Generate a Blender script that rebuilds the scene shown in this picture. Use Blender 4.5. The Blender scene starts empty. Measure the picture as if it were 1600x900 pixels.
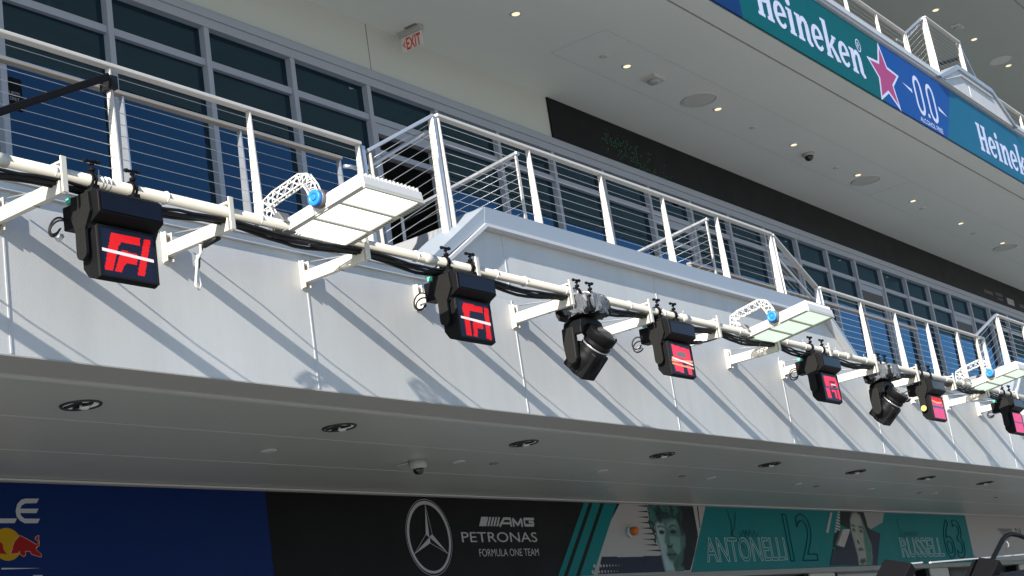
import bpy, bmesh, math, random
from mathutils import Vector, Matrix
random.seed(7)
R=math.radians
SC=bpy.context.scene
COL=SC.collection
# ------------------------------------------------------------------ camera
cam_d=bpy.data.cameras.new("camera"); cam=bpy.data.objects.new("camera",cam_d); COL.objects.link(cam)
cam_d.sensor_width=36.0; cam_d.lens=36.0*2434.82/1600.0; cam_d.clip_start=0.05; cam_d.clip_end=2000
YAW,PIT,ROLL=0.9867412,0.2617614,-0.1527535
fw=Vector((math.sin(YAW)*math.cos(PIT),math.cos(YAW)*math.cos(PIT),math.sin(PIT)))
r0=Vector((math.cos(YAW),-math.sin(YAW),0)); u0=r0.cross(fw)
rr=math.cos(ROLL)*r0+math.sin(ROLL)*u0; uu=-math.sin(ROLL)*r0+math.cos(ROLL)*u0
m=Matrix((rr,uu,-fw)).transposed().to_4x4(); m.translation=Vector((0,0,1.6)); cam.matrix_world=m
SC.camera=cam
SC.render.resolution_x=1024; SC.render.resolution_y=576
# ------------------------------------------------------------------ sky and sun
SUN=Vector((2.05,0.46,-1.0)).normalized()      # travel direction of the light
to=-SUN
w=bpy.data.worlds.new("World"); SC.world=w; w.use_nodes=True
nt=w.node_tree; bg=nt.nodes["Background"]; sky=nt.nodes.new("ShaderNodeTexSky"); sky.sky_type='NISHITA'
sky.sun_disc=False; sky.sun_elevation=math.asin(to.z); sky.sun_rotation=math.atan2(to.x,to.y)%(2*math.pi)
sky.altitude=600; sky.air_density=1.0; sky.dust_density=0.2; sky.ozone_density=4.0
nt.links.new(sky.outputs[0],bg.inputs[0]); bg.inputs[1].default_value=0.105
sl=bpy.data.lights.new("sun",'SUN'); sl.energy=5.0; sl.angle=R(0.53); sl.color=(1.0,0.94,0.85)
so=bpy.data.objects.new("sun",sl); COL.objects.link(so); so.rotation_euler=SUN.to_track_quat('-Z','Y').to_euler(); so.location=(-30,-20,30)
vs=SC.view_settings; vs.view_transform='Standard'; vs.look='None'; vs.gamma=1; vs.use_curve_mapping=False; vs.exposure=0.82
SC.display_settings.display_device='sRGB'
SC.render.engine='CYCLES'
# ------------------------------------------------------------------ materials
def mat(name,col,rough=0.5,metal=0.0,var=0.06,scale=3.0,bump=0.0,bscale=60.0,rvar=0.1,ior=1.5,spec=0.5,streak=0.0):
    M=bpy.data.materials.new(name); M.use_nodes=True; n=M.node_tree; b=n.nodes["Principled BSDF"]
    b.inputs["Metallic"].default_value=metal; b.inputs["IOR"].default_value=ior; b.inputs["Specular IOR Level"].default_value=spec
    tc=n.nodes.new("ShaderNodeTexCoord")
    nz=n.nodes.new("ShaderNodeTexNoise"); nz.inputs["Scale"].default_value=scale; nz.inputs["Detail"].default_value=5
    n.links.new(tc.outputs["Object"],nz.inputs["Vector"])
    mx=n.nodes.new("ShaderNodeMix"); mx.data_type='RGBA'
    mx.inputs[6].default_value=tuple(c*(1-var) for c in col)+(1,); mx.inputs[7].default_value=tuple(min(1,c*(1+var)) for c in col)+(1,)
    n.links.new(nz.outputs["Fac"],mx.inputs[0]); n.links.new(mx.outputs[2],b.inputs["Base Color"])
    mr=n.nodes.new("ShaderNodeMapRange"); mr.inputs[3].default_value=max(0,rough-rvar); mr.inputs[4].default_value=min(1,rough+rvar)
    n.links.new(nz.outputs["Fac"],mr.inputs[0]); n.links.new(mr.outputs[0],b.inputs["Roughness"])
    if streak:
        mp=n.nodes.new("ShaderNodeMapping"); mp.inputs["Scale"].default_value=(2.3,2.3,0.30); n.links.new(tc.outputs["Object"],mp.inputs[0])
        n3=n.nodes.new("ShaderNodeTexNoise"); n3.inputs["Scale"].default_value=1.0; n3.inputs["Detail"].default_value=6; n3.inputs["Roughness"].default_value=0.65; n.links.new(mp.outputs[0],n3.inputs["Vector"])
        m3=n.nodes.new("ShaderNodeMapRange"); m3.inputs[1].default_value=0.35; m3.inputs[2].default_value=0.75; m3.inputs[3].default_value=1.0; m3.inputs[4].default_value=1.0-streak; n.links.new(n3.outputs["Fac"],m3.inputs[0])
        mu=n.nodes.new("ShaderNodeMix"); mu.data_type='RGBA'; mu.blend_type='MULTIPLY'; mu.inputs[0].default_value=1.0
        n.links.new(mx.outputs[2],mu.inputs[6]); n.links.new(m3.outputs[0],mu.inputs[7]); n.links.new(mu.outputs[2],b.inputs["Base Color"])
    if bump:
        n2=n.nodes.new("ShaderNodeTexNoise"); n2.inputs["Scale"].default_value=bscale; n2.inputs["Detail"].default_value=3
        n.links.new(tc.outputs["Object"],n2.inputs["Vector"])
        bp=n.nodes.new("ShaderNodeBump"); bp.inputs["Strength"].default_value=bump; bp.inputs["Distance"].default_value=0.01
        n.links.new(n2.outputs["Fac"],bp.inputs["Height"]); n.links.new(bp.outputs[0],b.inputs["Normal"])
    return M
def emit(name,col,strength,base=(0.02,0.02,0.02)):
    M=bpy.data.materials.new(name); M.use_nodes=True; b=M.node_tree.nodes["Principled BSDF"]
    b.inputs["Base Color"].default_value=base+(1,); b.inputs["Emission Color"].default_value=col+(1,); b.inputs["Emission Strength"].default_value=strength
    b.inputs["Roughness"].default_value=0.45; b.inputs["Specular IOR Level"].default_value=0.1
    return M
def glass(name,tint,ior):
    M=bpy.data.materials.new(name); M.use_nodes=True; n=M.node_tree
    for x in list(n.nodes):
        if x.type=='BSDF_PRINCIPLED': n.nodes.remove(x)
    out=n.nodes["Material Output"]
    t=n.nodes.new("ShaderNodeBsdfTransparent"); t.inputs[0].default_value=tint+(1,)
    g=n.nodes.new("ShaderNodeBsdfGlossy"); g.inputs["Roughness"].default_value=0.0; g.inputs[0].default_value=(0.36,0.66,0.92,1)
    f=n.nodes.new("ShaderNodeFresnel"); f.inputs[0].default_value=ior
    tc=n.nodes.new("ShaderNodeTexCoord"); nz=n.nodes.new("ShaderNodeTexNoise"); nz.inputs["Scale"].default_value=0.7
    bp=n.nodes.new("ShaderNodeBump"); bp.inputs["Strength"].default_value=0.06; bp.inputs["Distance"].default_value=0.02
    n.links.new(tc.outputs["Object"],nz.inputs["Vector"]); n.links.new(nz.outputs["Fac"],bp.inputs["Height"])
    n.links.new(bp.outputs[0],g.inputs["Normal"]); 
    mx=n.nodes.new("ShaderNodeMixShader"); n.links.new(f.outputs[0],mx.inputs[0]); n.links.new(t.outputs[0],mx.inputs[1]); n.links.new(g.outputs[0],mx.inputs[2])
    n.links.new(mx.outputs[0],out.inputs[0])
    return M
M={}
M['fascia']=mat('fascia_render',(0.58,0.585,0.575),0.5,0,0.06,0.8,0.22,100,spec=0.3,streak=0.12)
M['fascia_trim']=mat('fascia_trim',(0.54,0.55,0.56),0.4,0,0.03,2)
M['coping']=mat('coping_metal',(0.30,0.34,0.39),0.45,0,0.04,2)
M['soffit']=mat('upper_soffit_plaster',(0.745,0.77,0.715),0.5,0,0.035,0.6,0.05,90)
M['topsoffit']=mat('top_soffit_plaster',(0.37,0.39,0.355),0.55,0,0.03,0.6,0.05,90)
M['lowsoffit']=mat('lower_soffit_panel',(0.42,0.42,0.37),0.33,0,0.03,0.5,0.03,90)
M['bulkhead']=mat('bulkhead_brown',(0.36,0.35,0.31),0.5,0,0.03,1)
M['seam']=mat('soffit_seam',(0.52,0.52,0.49),0.5)
M['seamdark']=mat('soffit_groove',(0.20,0.20,0.18),0.6)
M['cream']=mat('cream_plaster',(0.55,0.56,0.51),0.6,0,0.03,1,0.05,90)
M['black_panel']=mat('black_screen_panel',(0.008,0.008,0.009),0.55,0,0.1,2,spec=0.15)
M['frame']=mat('anodised_frame',(0.36,0.37,0.41),0.45,0,0.05,2)
M['shaded_rail']=mat('shade_toned_rail',(0.30,0.27,0.23),0.5)  # shade on the inner rails put into a darker tan colour
M['glass']=glass('tinted_window_glass',(0.30,0.38,0.30),2.1)
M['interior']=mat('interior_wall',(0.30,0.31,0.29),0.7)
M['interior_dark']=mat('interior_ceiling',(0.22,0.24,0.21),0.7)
M['blind']=mat('roller_blind',(0.55,0.60,0.66),0.8)
M['white_rail']=mat('white_painted_rail',(0.56,0.535,0.49),0.45,0,0.06,9,0.05,60)
M['steel']=mat('steel_post',(0.55,0.57,0.60),0.32,0.7,0.05,6)
M['cable_steel']=mat('steel_cable',(0.42,0.43,0.45),0.35,0.5,0.04,4)
M['deck']=mat('balcony_concrete',(0.27,0.28,0.29),0.8,0,0.06,2)
M['pipe']=mat('cream_painted_pipe',(0.60,0.57,0.49),0.45,0,0.06,7,0.03,50)
M['bracket']=mat('cream_bracket',(0.60,0.57,0.48),0.5,0,0.07,9,0.04,60)
M['rubber']=mat('black_cable',(0.010,0.010,0.011),0.55,0,0.1,5,spec=0.25)
M['blackplastic']=mat('black_plastic',(0.007,0.007,0.0075),0.5,0,0.15,12,0.05,160,spec=0.10)
M['greyplastic']=mat('charcoal_casting',(0.014,0.014,0.0132),0.55,0,0.12,12,0.05,160,spec=0.10)
M['navyface']=mat('navy_tinted_face',(0.004,0.005,0.012),0.35,0,0.1,6,spec=0.25)
M['screen']=mat('led_screen_face',(0.008,0.010,0.030),0.45,0,0.15,400,spec=0.3)
M['led_red']=emit('led_red',(1.0,0.008,0.012),0.62)
M['led_rose']=emit('led_rose',(1.0,0.05,0.12),0.75)
M['led_pink']=emit('led_pink',(1.0,0.10,0.30),0.62)
M['led_white']=emit('led_white',(1.0,0.80,0.82),0.65)
M['led_orange']=emit('led_orange',(1.0,0.42,0.22),0.6)
M['led_blue']=emit('led_blue',(0.10,0.11,0.30),0.5)
M['led_grey']=emit('led_grey',(0.30,0.28,0.30),0.5)
M['green_tag']=mat('green_tag',(0.10,0.55,0.36),0.5)
M['lamp_white']=mat('white_cast_aluminium',(0.63,0.62,0.59),0.42,0,0.05,9,0.03,60)
M['knob_blue']=mat('blue_knob',(0.02,0.22,0.72),0.4)
M['lamp_grey']=mat('grey_cast',(0.14,0.14,0.14),0.45,0.2)
M['chrome']=mat('polished_reflector',(0.80,0.80,0.78),0.12,1.0)
M['darkring']=mat('black_trim_ring',(0.02,0.02,0.02),0.4)
M['lens']=mat('dark_lens_glass',(0.01,0.01,0.012),0.06,0,0.05,2,ior=1.7)
M['downlight']=emit('lit_downlight',(1.0,0.83,0.55),0.72)
M['exitred']=mat('exit_red',(0.62,0.03,0.03),0.4)
M['exitpanel']=mat('exit_panel',(0.70,0.68,0.64),0.2)
M['fixture_grey']=mat('fixture_grey',(0.40,0.40,0.38),0.5)
M['grille']=mat('speaker_grille',(0.56,0.565,0.52),0.6)
M['asphalt']=mat('pit_lane_concrete',(0.30,0.29,0.27),0.85,0,0.12,0.5,0.2,40)
M['door']=mat('garage_door',(0.38,0.39,0.41),0.5)
M['pillar']=mat('pillar_board',(0.42,0.40,0.35),0.7,0,0.15,3)
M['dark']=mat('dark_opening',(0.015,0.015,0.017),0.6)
M['blackmetal']=mat('black_metal',(0.006,0.006,0.007),0.6,0,0.1,6,spec=0.10)
# printed colours on the wraps
P=lambda n,c,r=0.55: mat('print_'+n,c,r,0,0.04,1.5,spec=0.10)
for k,c in dict(blue=(0.0015,0.015,0.085),black=(0.005,0.005,0.005),teal=(0.0,0.135,0.14),teal_pale=(0.06,0.17,0.19),white=(0.34,0.32,0.31),navy=(0.018,0.022,0.040),
    silver=(0.36,0.36,0.37),yellow=(0.36,0.20,0.005),bull=(0.23,0.008,0.008),outline=(0.50,0.22,0.16),dark=(0.012,0.014,0.016),skin_dark=(0.035,0.085,0.075),skin_light=(0.17,0.26,0.27),
    skin_mid=(0.07,0.15,0.13),skin_dark2=(0.02,0.06,0.05),hair=(0.012,0.040,0.036),hair_light=(0.03,0.12,0.11),skin_light2=(0.27,0.28,0.24),skin_mid2=(0.06,0.15,0.11),eye=(0.06,0.05,0.045),
    shade=(0.11,0.10,0.10),gray=(0.26,0.25,0.25),ink=(0.002,0.050,0.060),outlinewhite=(0.36,0.46,0.46)).items(): M['p_'+k]=P(k,c)
M['b_green']=P('banner_green',(0.0,0.105,0.115),0.5); M['b_navy']=P('banner_navy',(0.004,0.035,0.14),0.5)
M['b_blue']=P('banner_blue',(0.008,0.075,0.30),0.5); M['b_teal']=P('banner_teal',(0.01,0.125,0.22),0.5)
M['b_letter']=P('banner_letter',(0.62,0.66,0.85),0.5); M['b_star']=P('banner_star',(0.40,0.065,0.19),0.5)
# ------------------------------------------------------------------ mesh helpers
class MB:
    def __init__(s): s.v=[]; s.f=[]; s.m=[]; s.sm=[]
    def quadbox(s,c8,mi=0):
        b=len(s.v); s.v+= [tuple(p) for p in c8]
        for q in ((0,3,2,1),(4,5,6,7),(0,1,5,4),(1,2,6,5),(2,3,7,6),(3,0,4,7)):
            s.f.append([b+i for i in q]); s.m.append(mi); s.sm.append(False)
        return s
    def box(s,x0,x1,y0,y1,z0,z1,mi=0):
        return s.quadbox([(x0,y0,z0),(x1,y0,z0),(x1,y1,z0),(x0,y1,z0),(x0,y0,z1),(x1,y0,z1),(x1,y1,z1),(x0,y1,z1)],mi)
    def obox(s,c,ax,ay,az,mi=0):            # oriented box: centre and three half vectors
        c,ax,ay,az=map(Vector,(c,ax,ay,az))
        return s.quadbox([c-ax-ay-az,c+ax-ay-az,c+ax+ay-az,c-ax+ay-az,c-ax-ay+az,c+ax-ay+az,c+ax+ay+az,c-ax+ay+az],mi)
    def bar(s,a,b,wy,h,up=(0,0,1),mi=0):    # rectangular bar from a to b
        a,b=Vector(a),Vector(b); d=(b-a); L=d.length; d/=L; u=Vector(up); sd=d.cross(u).normalized(); u=sd.cross(d).normalized()
        return s.obox((a+b)/2,d*L/2,sd*wy/2,u*h/2,mi)
    def tube(s,pts,r,n=8,mi=0,cap=True,closed=False):
        pts=[Vector(p) for p in pts]; b=len(s.v); N=len(pts); prev=None
        for i,p in enumerate(pts):
            if closed: d=(pts[(i+1)%N]-pts[i-1])
            else: d=(pts[min(i+1,N-1)]-pts[max(i-1,0)])
            d.normalize()
            if prev is None:
                x=d.orthogonal().normalized()
            else:
                x=(prev-d*prev.dot(d)); x=x.normalized() if x.length>1e-6 else d.orthogonal().normalized()
            prev=x; y=d.cross(x); ri=r[i] if isinstance(r,(list,tuple)) else r
            for k in range(n):
                a=2*math.pi*k/n; s.v.append(tuple(p+x*math.cos(a)*ri+y*math.sin(a)*ri))
        for i in range(N if closed else N-1):
            j=(i+1)%N
            for k in range(n):
                s.f.append([b+i*n+k,b+i*n+(k+1)%n,b+j*n+(k+1)%n,b+j*n+k]); s.m.append(mi); s.sm.append(True)
        if cap and not closed:
            s.f.append([b+k for k in range(n)][::-1]); s.f.append([b+(N-1)*n+k for k in range(n)]); s.m+=[mi,mi]; s.sm+=[False,False]
        return s
    def lathe(s,c,axis,prof,n=24,mi=0):     # prof: (distance along axis, radius)
        axis=Vector(axis).normalized(); c=Vector(c)
        return s.tube_prof([(c+axis*a,r) for a,r in prof],axis,n,mi)
    def tube_prof(s,pr,axis,n,mi):
        x=axis.orthogonal().normalized(); y=axis.cross(x); b=len(s.v); N=len(pr)
        for p,r in pr:
            for k in range(n):
                a=2*math.pi*k/n; s.v.append(tuple(p+x*math.cos(a)*r+y*math.sin(a)*r))
        for i in range(N-1):
            for k in range(n):
                s.f.append([b+i*n+k,b+i*n+(k+1)%n,b+(i+1)*n+(k+1)%n,b+(i+1)*n+k]); s.m.append(mi); s.sm.append(True)
        s.f.append([b+k for k in range(n)][::-1]); s.f.append([b+(N-1)*n+k for k in range(n)]); s.m+=[mi,mi]; s.sm+=[False,False]
        return s
    def prism(s,poly,o,u,v,n,t,mi=0):       # polygon (a,b) placed at o+a*u+b*v, thickness t along n
        o,u,v,n=map(Vector,(o,u,v,n)); b=len(s.v); N=len(poly)
        for k in (0,1):
            for a,c in poly: s.v.append(tuple(o+u*a+v*c+n*(t*k)))
        s.f.append([b+i for i in range(N)][::-1]); s.f.append([b+N+i for i in range(N)]); s.m+=[mi,mi]; s.sm+=[False,False]
        for i in range(N):
            j=(i+1)%N; s.f.append([b+i,b+j,b+N+j,b+N+i]); s.m.append(mi); s.sm.append(False)
        return s
    def wallpoly(s,poly,y,mi=0,t=0.0006):   # flat print on a wall that faces -Y
        return s.prism(poly,(0,y,0),(1,0,0),(0,0,1),(0,-1,0),t,mi)
    def stroke(s,pts,wd,y,mi=0,t=0.0006,step=0.0003):   # ribbon along (x,z) points on a wall facing -Y
        for i in range(len(pts)-1):
            a,b=Vector(pts[i]),Vector(pts[i+1]); d=(b-a)
            if d.length<1e-6: continue
            d.normalize(); n=Vector((-d.y,d.x)); w0=wd[i] if isinstance(wd,list) else wd; w1=wd[i+1] if isinstance(wd,list) else wd
            a2=a-d*(w0*0.12); b2=b+d*(w1*0.12)
            s.wallpoly([tuple(a2-n*w0/2),tuple(b2-n*w1/2),tuple(b2+n*w1/2),tuple(a2+n*w0/2)],y-step*(i%2),mi,t)
        return s
def wpos(o):
    p=Vector((0,0,0))
    while o: p+=o.location; o=o.parent
    return p
def obj(name,mb,mats,parent=None,world=True,bevel=0):
    me=bpy.data.meshes.new(name); off=wpos(parent) if (parent and world) else Vector((0,0,0))
    me.from_pydata([tuple(Vector(v)-off) for v in mb.v],[],mb.f)
    if not isinstance(mats,(list,tuple)): mats=[mats]
    for q in mats: me.materials.append(M[q] if isinstance(q,str) else q)
    me.polygons.foreach_set("material_index",mb.m); me.polygons.foreach_set("use_smooth",mb.sm); me.update()
    bm=bmesh.new(); bm.from_mesh(me); bmesh.ops.recalc_face_normals(bm,faces=bm.faces); bm.to_mesh(me); bm.free()
    o=bpy.data.objects.new(name,me); COL.objects.link(o)
    if parent: o.parent=parent
    if bevel:
        b=o.modifiers.new("bevel",'BEVEL'); b.width=bevel; b.segments=2; b.limit_method='ANGLE'; b.angle_limit=R(50)
    return o
def tag(o,label,cat,group=None):
    o['label']=label; o['category']=cat
    if group: o['group']=group
    return o
def thing(name,label,cat,loc=(0,0,0),group=None):
    o=bpy.data.objects.new(name,None); COL.objects.link(o); o.location=loc; o.empty_display_size=0.2
    return tag(o,label,cat,group)
def struct(name,mb,m):
    o=obj(name,mb,m); o['kind']='structure'; return o
def copy_tree(o,parent=None):
    c=o.copy(); COL.objects.link(c); c.parent=parent
    for ch in o.children: copy_tree(ch,c)
    return c
ORD=['first','second','third','fourth','fifth','sixth','seventh','eighth','ninth','tenth','eleventh','twelfth','thirteenth','fourteenth','fifteenth','sixteenth','seventeenth','eighteenth']
def text_mesh(body,x0,x1,z0,z1,y,shear=0.0,offset=0.0,outline=0.0,mi=0,frame=None,res=4):
    """lettering fitted to a rectangle of a wall that faces -Y (or of another frame o,u,v,n)"""
    cu=bpy.data.curves.new("t",'FONT'); cu.body=body; cu.shear=shear; cu.offset=offset; cu.resolution_u=res
    if outline: cu.fill_mode='NONE'; cu.bevel_depth=outline; cu.bevel_resolution=0
    ob=bpy.data.objects.new("t",cu); COL.objects.link(ob); bpy.context.view_layer.update()
    ev=ob.evaluated_get(bpy.context.evaluated_depsgraph_get()); me=bpy.data.meshes.new_from_object(ev)
    mb=MB(); xs=[v.co.x for v in me.vertices]; ys=[v.co.y for v in me.vertices]
    a,b,c,d=min(xs),max(xs),min(ys),max(ys); sx=(x1-x0)/(b-a); sz=(z1-z0)/(d-c)
    for v in me.vertices:
        p=((v.co.x-a)*sx+x0,(v.co.y-c)*sz+z0,v.co.z*min(sx,sz))
        if frame: o,u,vv,n=map(Vector,frame); mb.v.append(tuple(o+u*p[0]+vv*p[1]+n*p[2]))
        else: mb.v.append((p[0],y-p[2],p[1]))
    for pl in me.polygons: mb.f.append(list(pl.vertices)); mb.m.append(mi); mb.sm.append(False)
    bpy.data.objects.remove(ob); bpy.data.curves.remove(cu); bpy.data.meshes.remove(me)
    return mb
def arc(cx,cz,rx,rz,a0,a1,n=14): return [(cx+rx*math.cos(R(a0+(a1-a0)*i/n)),cz+rz*math.sin(R(a0+(a1-a0)*i/n))) for i in range(n+1)]

# ------------------------------------------------------------------ dimensions (metres)
YF=8.50; YW=12.26; YR=8.93; YB=8.65
Z_LS=4.41; Z_US=11.04; Z_TS=17.25
XA,XB=-3.0,72.0
G=1.553; X0=8.13                                   # bracket grid
# ------------------------------------------------------------------ setting
struct('ground',MB().box(-400,400,-400,400,-0.30,-0.02),'asphalt')
struct('pit_lane',MB().box(-200,200,-6,5.5,-0.018,-0.004),'asphalt')
struct('garage_apron',MB().box(-200,200,5.52,30,-0.018,0.0),'deck')

# ------------------------------------------------------------------ the pit building
B=thing('pit_building','long white multi-storey pit building with glazed balcony floor and deep overhanging soffits','building',(30,8.5,0))
# lower fascia with batten joints
f=MB().box(XA,XB,YF,YF+0.058,Z_LS,5.60); fas=obj('fascia',f,'fascia',B)
for k in range(-3,20):
    x=9.72+3.09*k; obj('joint_batten',MB().box(x-0.007,x+0.007,YF-0.006,YF-0.0005,Z_LS+0.01,5.592),'fascia_trim',fas)
obj('drip_edge',MB().box(XA,XB,YF-0.006,YF+0.06,Z_LS-0.012,Z_LS-0.001),'bulkhead',fas)
# bays: raised balcony fronts with sloped ends, lower terraces between them
BAYS=[(-6.0,-4.9,3.4,4.4),(11.37,12.42,20.82,21.74),(28.65,29.6,38.1,39.05),(45.9,46.9,55.3,56.3)]
ZT,ZC=6.52,5.76
gaps=[(4.4,11.37),(21.74,28.65),(39.05,45.9),(56.3,XB)]
for a,b in gaps:
    cor=MB().box(a,b,YF-0.035,YF+0.30,5.601,5.66); cor.box(a,b,YF-0.060,YF+0.30,5.662,5.70); cor.box(a,b,YF-0.070,YF+0.40,5.702,ZC)
    obj('cornice',cor,'fascia_trim',B)
    obj('terrace_curb',MB().box(a,b,YR-0.10,YR+0.10,ZC-0.2,6.03),'fascia_trim',B)
for (a,b,c,d) in BAYS:
    fr=obj('bay_front',MB().prism([(a,5.601),(d,5.601),(d,5.66),(c,ZT-0.19),(b,ZT-0.19),(a,5.66)],(0,YF,0),(1,0,0),(0,0,1),(0,1,0),0.30),'fascia',B)
    s=0.19
    cp=MB().prism([(a-0.10,5.70),(a-0.0,5.66),(b,ZT-s),(b+0.05,ZT)],(0,YF-0.075,0),(1,0,0),(0,0,1),(0,1,0),0.42)
    cp.prism([(b,ZT-s+0.001),(c,ZT-s+0.001),(c-0.05,ZT),(b+0.052,ZT)],(0,YF-0.078,0),(1,0,0),(0,0,1),(0,1,0),0.42)
    cp.prism([(c-0.048,ZT),(c+0.002,ZT-s),(d,5.66),(d+0.10,5.70)],(0,YF-0.075,0),(1,0,0),(0,0,1),(0,1,0),0.42)
    obj('coping',cp,'coping',fr)
    fl=MB().prism([(a+0.0,5.63),(a+0.06,5.63),(b+0.02,ZT-s-0.035),(c-0.02,ZT-s-0.035),(d-0.06,5.63),(d,5.63),(c,ZT-s-0.001),(b,ZT-s-0.001)],(0,YF-0.105,0),(1,0,0),(0,0,1),(0,1,0),0.10)
    obj('fillet',fl,'fascia_trim',fr)
    for k in range(-3,20):
        x=9.72+3.09*k
        if b<x<c: obj('joint_batten',MB().box(x-0.009,x+0.009,YF-0.006,YF-0.0005,5.67,ZT-s-0.05),'fascia_trim',fr)
# decks
obj('balcony_deck',MB().box(XA,XB,10.0,YW+5,6.30,6.46),'deck',B)
for (a,b,c,d) in BAYS: obj('bay_deck',MB().box(b,c-0.9,YF+0.31,9.998,6.31,6.45),'deck',B)
for a,b in gaps: obj('terrace_deck',MB().box(a-1.0,b+1.0,YF+0.42,9.997,5.60,6.0),'deck',B)
# lower soffit
obj('lower_bulkhead',MB().box(XA,XB,YF+0.062,8.93,Z_LS,Z_LS+0.2),'bulkhead',B)
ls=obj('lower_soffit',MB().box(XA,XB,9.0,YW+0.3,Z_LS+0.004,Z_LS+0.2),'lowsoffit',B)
obj('soffit_trim',MB().box(XA,XB,8.932,8.998,Z_LS-0.012,Z_LS+0.15),'seam',ls)
for y in (10.04,11.13): obj('soffit_seam',MB().box(XA,XB,y-0.006,y+0.006,Z_LS+0.0015,Z_LS+0.0035),'seam',ls)
for k in range(-1,7): x=9.68+9.2*k; obj('soffit_seam',MB().box(x-0.005,x+0.005,9.0,YW-0.02,Z_LS-0.0005,Z_LS+0.0012),'seam',ls)
obj('wall_trim',MB().box(XA,XB,YW-0.05,YW-0.012,Z_LS-0.02,Z_LS-0.001),'seam',ls)
# garage front under the soffit
obj('garage_wall',MB().box(XA,XB,YW,YW+0.25,3.28,Z_LS+0.0),'pillar',B)
obj('garage_header',MB().box(XA,XB,YW-0.06,YW+0.3,3.20,3.276),'seamdark',B)
for k in range(-2,12):
    x=9.2+6.1*k
    obj('garage_pillar',MB().box(x-0.55,x+0.55,YW+0.02,YW+0.5,0,3.199),'pillar',B)
    dd=obj('garage_door',MB().box(x+0.75,x+5.35,YW+0.30,YW+0.36,0.0,3.198),'door' if k%2 else 'dark',B)  # alternate bays: a dark sheet stands in for the shade of an opening
    for i in range(4,6): obj('door_rib',MB().box(x+0.76,x+5.34,YW+0.294,YW+0.2995,0.5+i*0.5,0.515+i*0.5),'frame',dd)
    for q in (0.56,5.36): obj('door_post',MB().box(x+q,x+q+0.18,YW+0.05,YW+0.45,0,3.199),'blackmetal',B)
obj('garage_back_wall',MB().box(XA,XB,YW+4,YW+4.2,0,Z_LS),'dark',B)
# glazed wall: one window per bay
MW=1.505; XM0=11.13
DOORS={3:'open',8:'blind',14:'door',18:'door',11:'door'}
ZB=6.46; ZTR=9.57; ZG=10.15
for k in range(-6,34):
    xa=XM0+MW*k; xb=xa+MW
    fr=MB().box(xa-0.04,xa+0.04,YW-0.10,YW+0.08,ZB,ZG-0.121)
    fr.box(xa+0.041,xb-0.041,YW-0.07,YW+0.08,ZTR-0.045,ZTR+0.045).box(xa+0.041,xb-0.041,YW-0.07,YW+0.08,ZB,ZB+0.10)
    fr.box(xa-0.04,xb-0.0405,YW-0.11,YW+0.08,ZG-0.12,ZG)
    st=DOORS.get(k)
    if st:
        fr.box(xa+0.042,xa+0.13,YW-0.06,YW+0.06,ZB+0.11,ZTR-0.047).box(xb-0.13,xb-0.042,YW-0.06,YW+0.06,ZB+0.11,ZTR-0.047)
        fr.box(xa+0.131,xb-0.131,YW-0.05,YW+0.05,9.06,9.14).box(xa+0.131,xb-0.131,YW-0.05,YW+0.05,9.38,ZTR-0.047)
    wn=obj('window',fr,'frame',B)
    obj('pane',MB().box(xa+0.041,xb-0.041,YW-0.012,YW,ZTR+0.046,ZG-0.121),'glass',wn)
    if st!='open':
        obj('pane',MB().box(xa+0.041,xb-0.041,YW-0.013,YW-0.001,ZB+0.101,ZTR-0.046),'glass',wn)
    if st=='door':
        obj('louvre',MB().box(xa+0.131,xb-0.131,YW-0.045,YW-0.03,9.141,9.379),'p_shade',wn)
    if st=='blind':
        obj('blind',MB().box(xa+0.05,xb-0.3,YW+0.10,YW+0.105,ZB+0.2,ZTR-0.05),'blind',wn)
hd=MB().box(XA,XB,YW-0.13,YW+0.1,ZG+0.001,ZG+0.10).box(XA,XB,YW-0.10,YW+0.1,ZG+0.102,ZG+0.14)
obj('window_head',hd,'frame',B)
XBLK=20.33
obj('upper_wall',MB().box(XA,XBLK,YW-0.03,YW+0.2,ZG+0.141,Z_US),'cream',B)
for x in (11.0,15.84): obj('wall_joint',MB().box(x,x+0.012,YW-0.034,YW-0.0305,ZG+0.145,Z_US-0.002),'seamdark',B)
scn=obj('screen_band',MB().box(XBLK+0.002,XB,YW-0.06,YW+0.2,ZG+0.141,Z_US-0.004),'black_panel',B)
for x0_,x1_,z0,z1,mi in ((41.3,42.0,10.50,10.60,0),(42.25,42.85,10.56,10.64,0),(42.35,42.8,10.44,10.50,0),(43.2,43.8,10.42,10.60,1),(44.3,45.0,10.46,10.56,0),(45.4,46.2,10.40,10.56,0),(46.5,47.4,10.40,10.62,2)):
    obj('partner_mark',MB().box(x0_,x1_,YW-0.064,YW-0.0605,z0,z1),('p_shade','p_silver','p_bull')[mi],scn)
ld=MB(); rq=random.Random(11); M['led_green']=emit('led_green',(0.02,0.45,0.20),0.10)
for i in range(34):
    for j_ in range(9):
        x=21.9+i*0.075; z=10.33+j_*0.055
        if rq.random()<0.55*max(0,1-abs((x-23.1+(z-10.5)*2.2)/1.3)): ld.box(x-0.008,x+0.008,YW-0.063,YW-0.0605,z-0.012,z+0.012)
obj('lit_dot_pattern',ld,'led_green',scn)['kind']='stuff'
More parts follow.
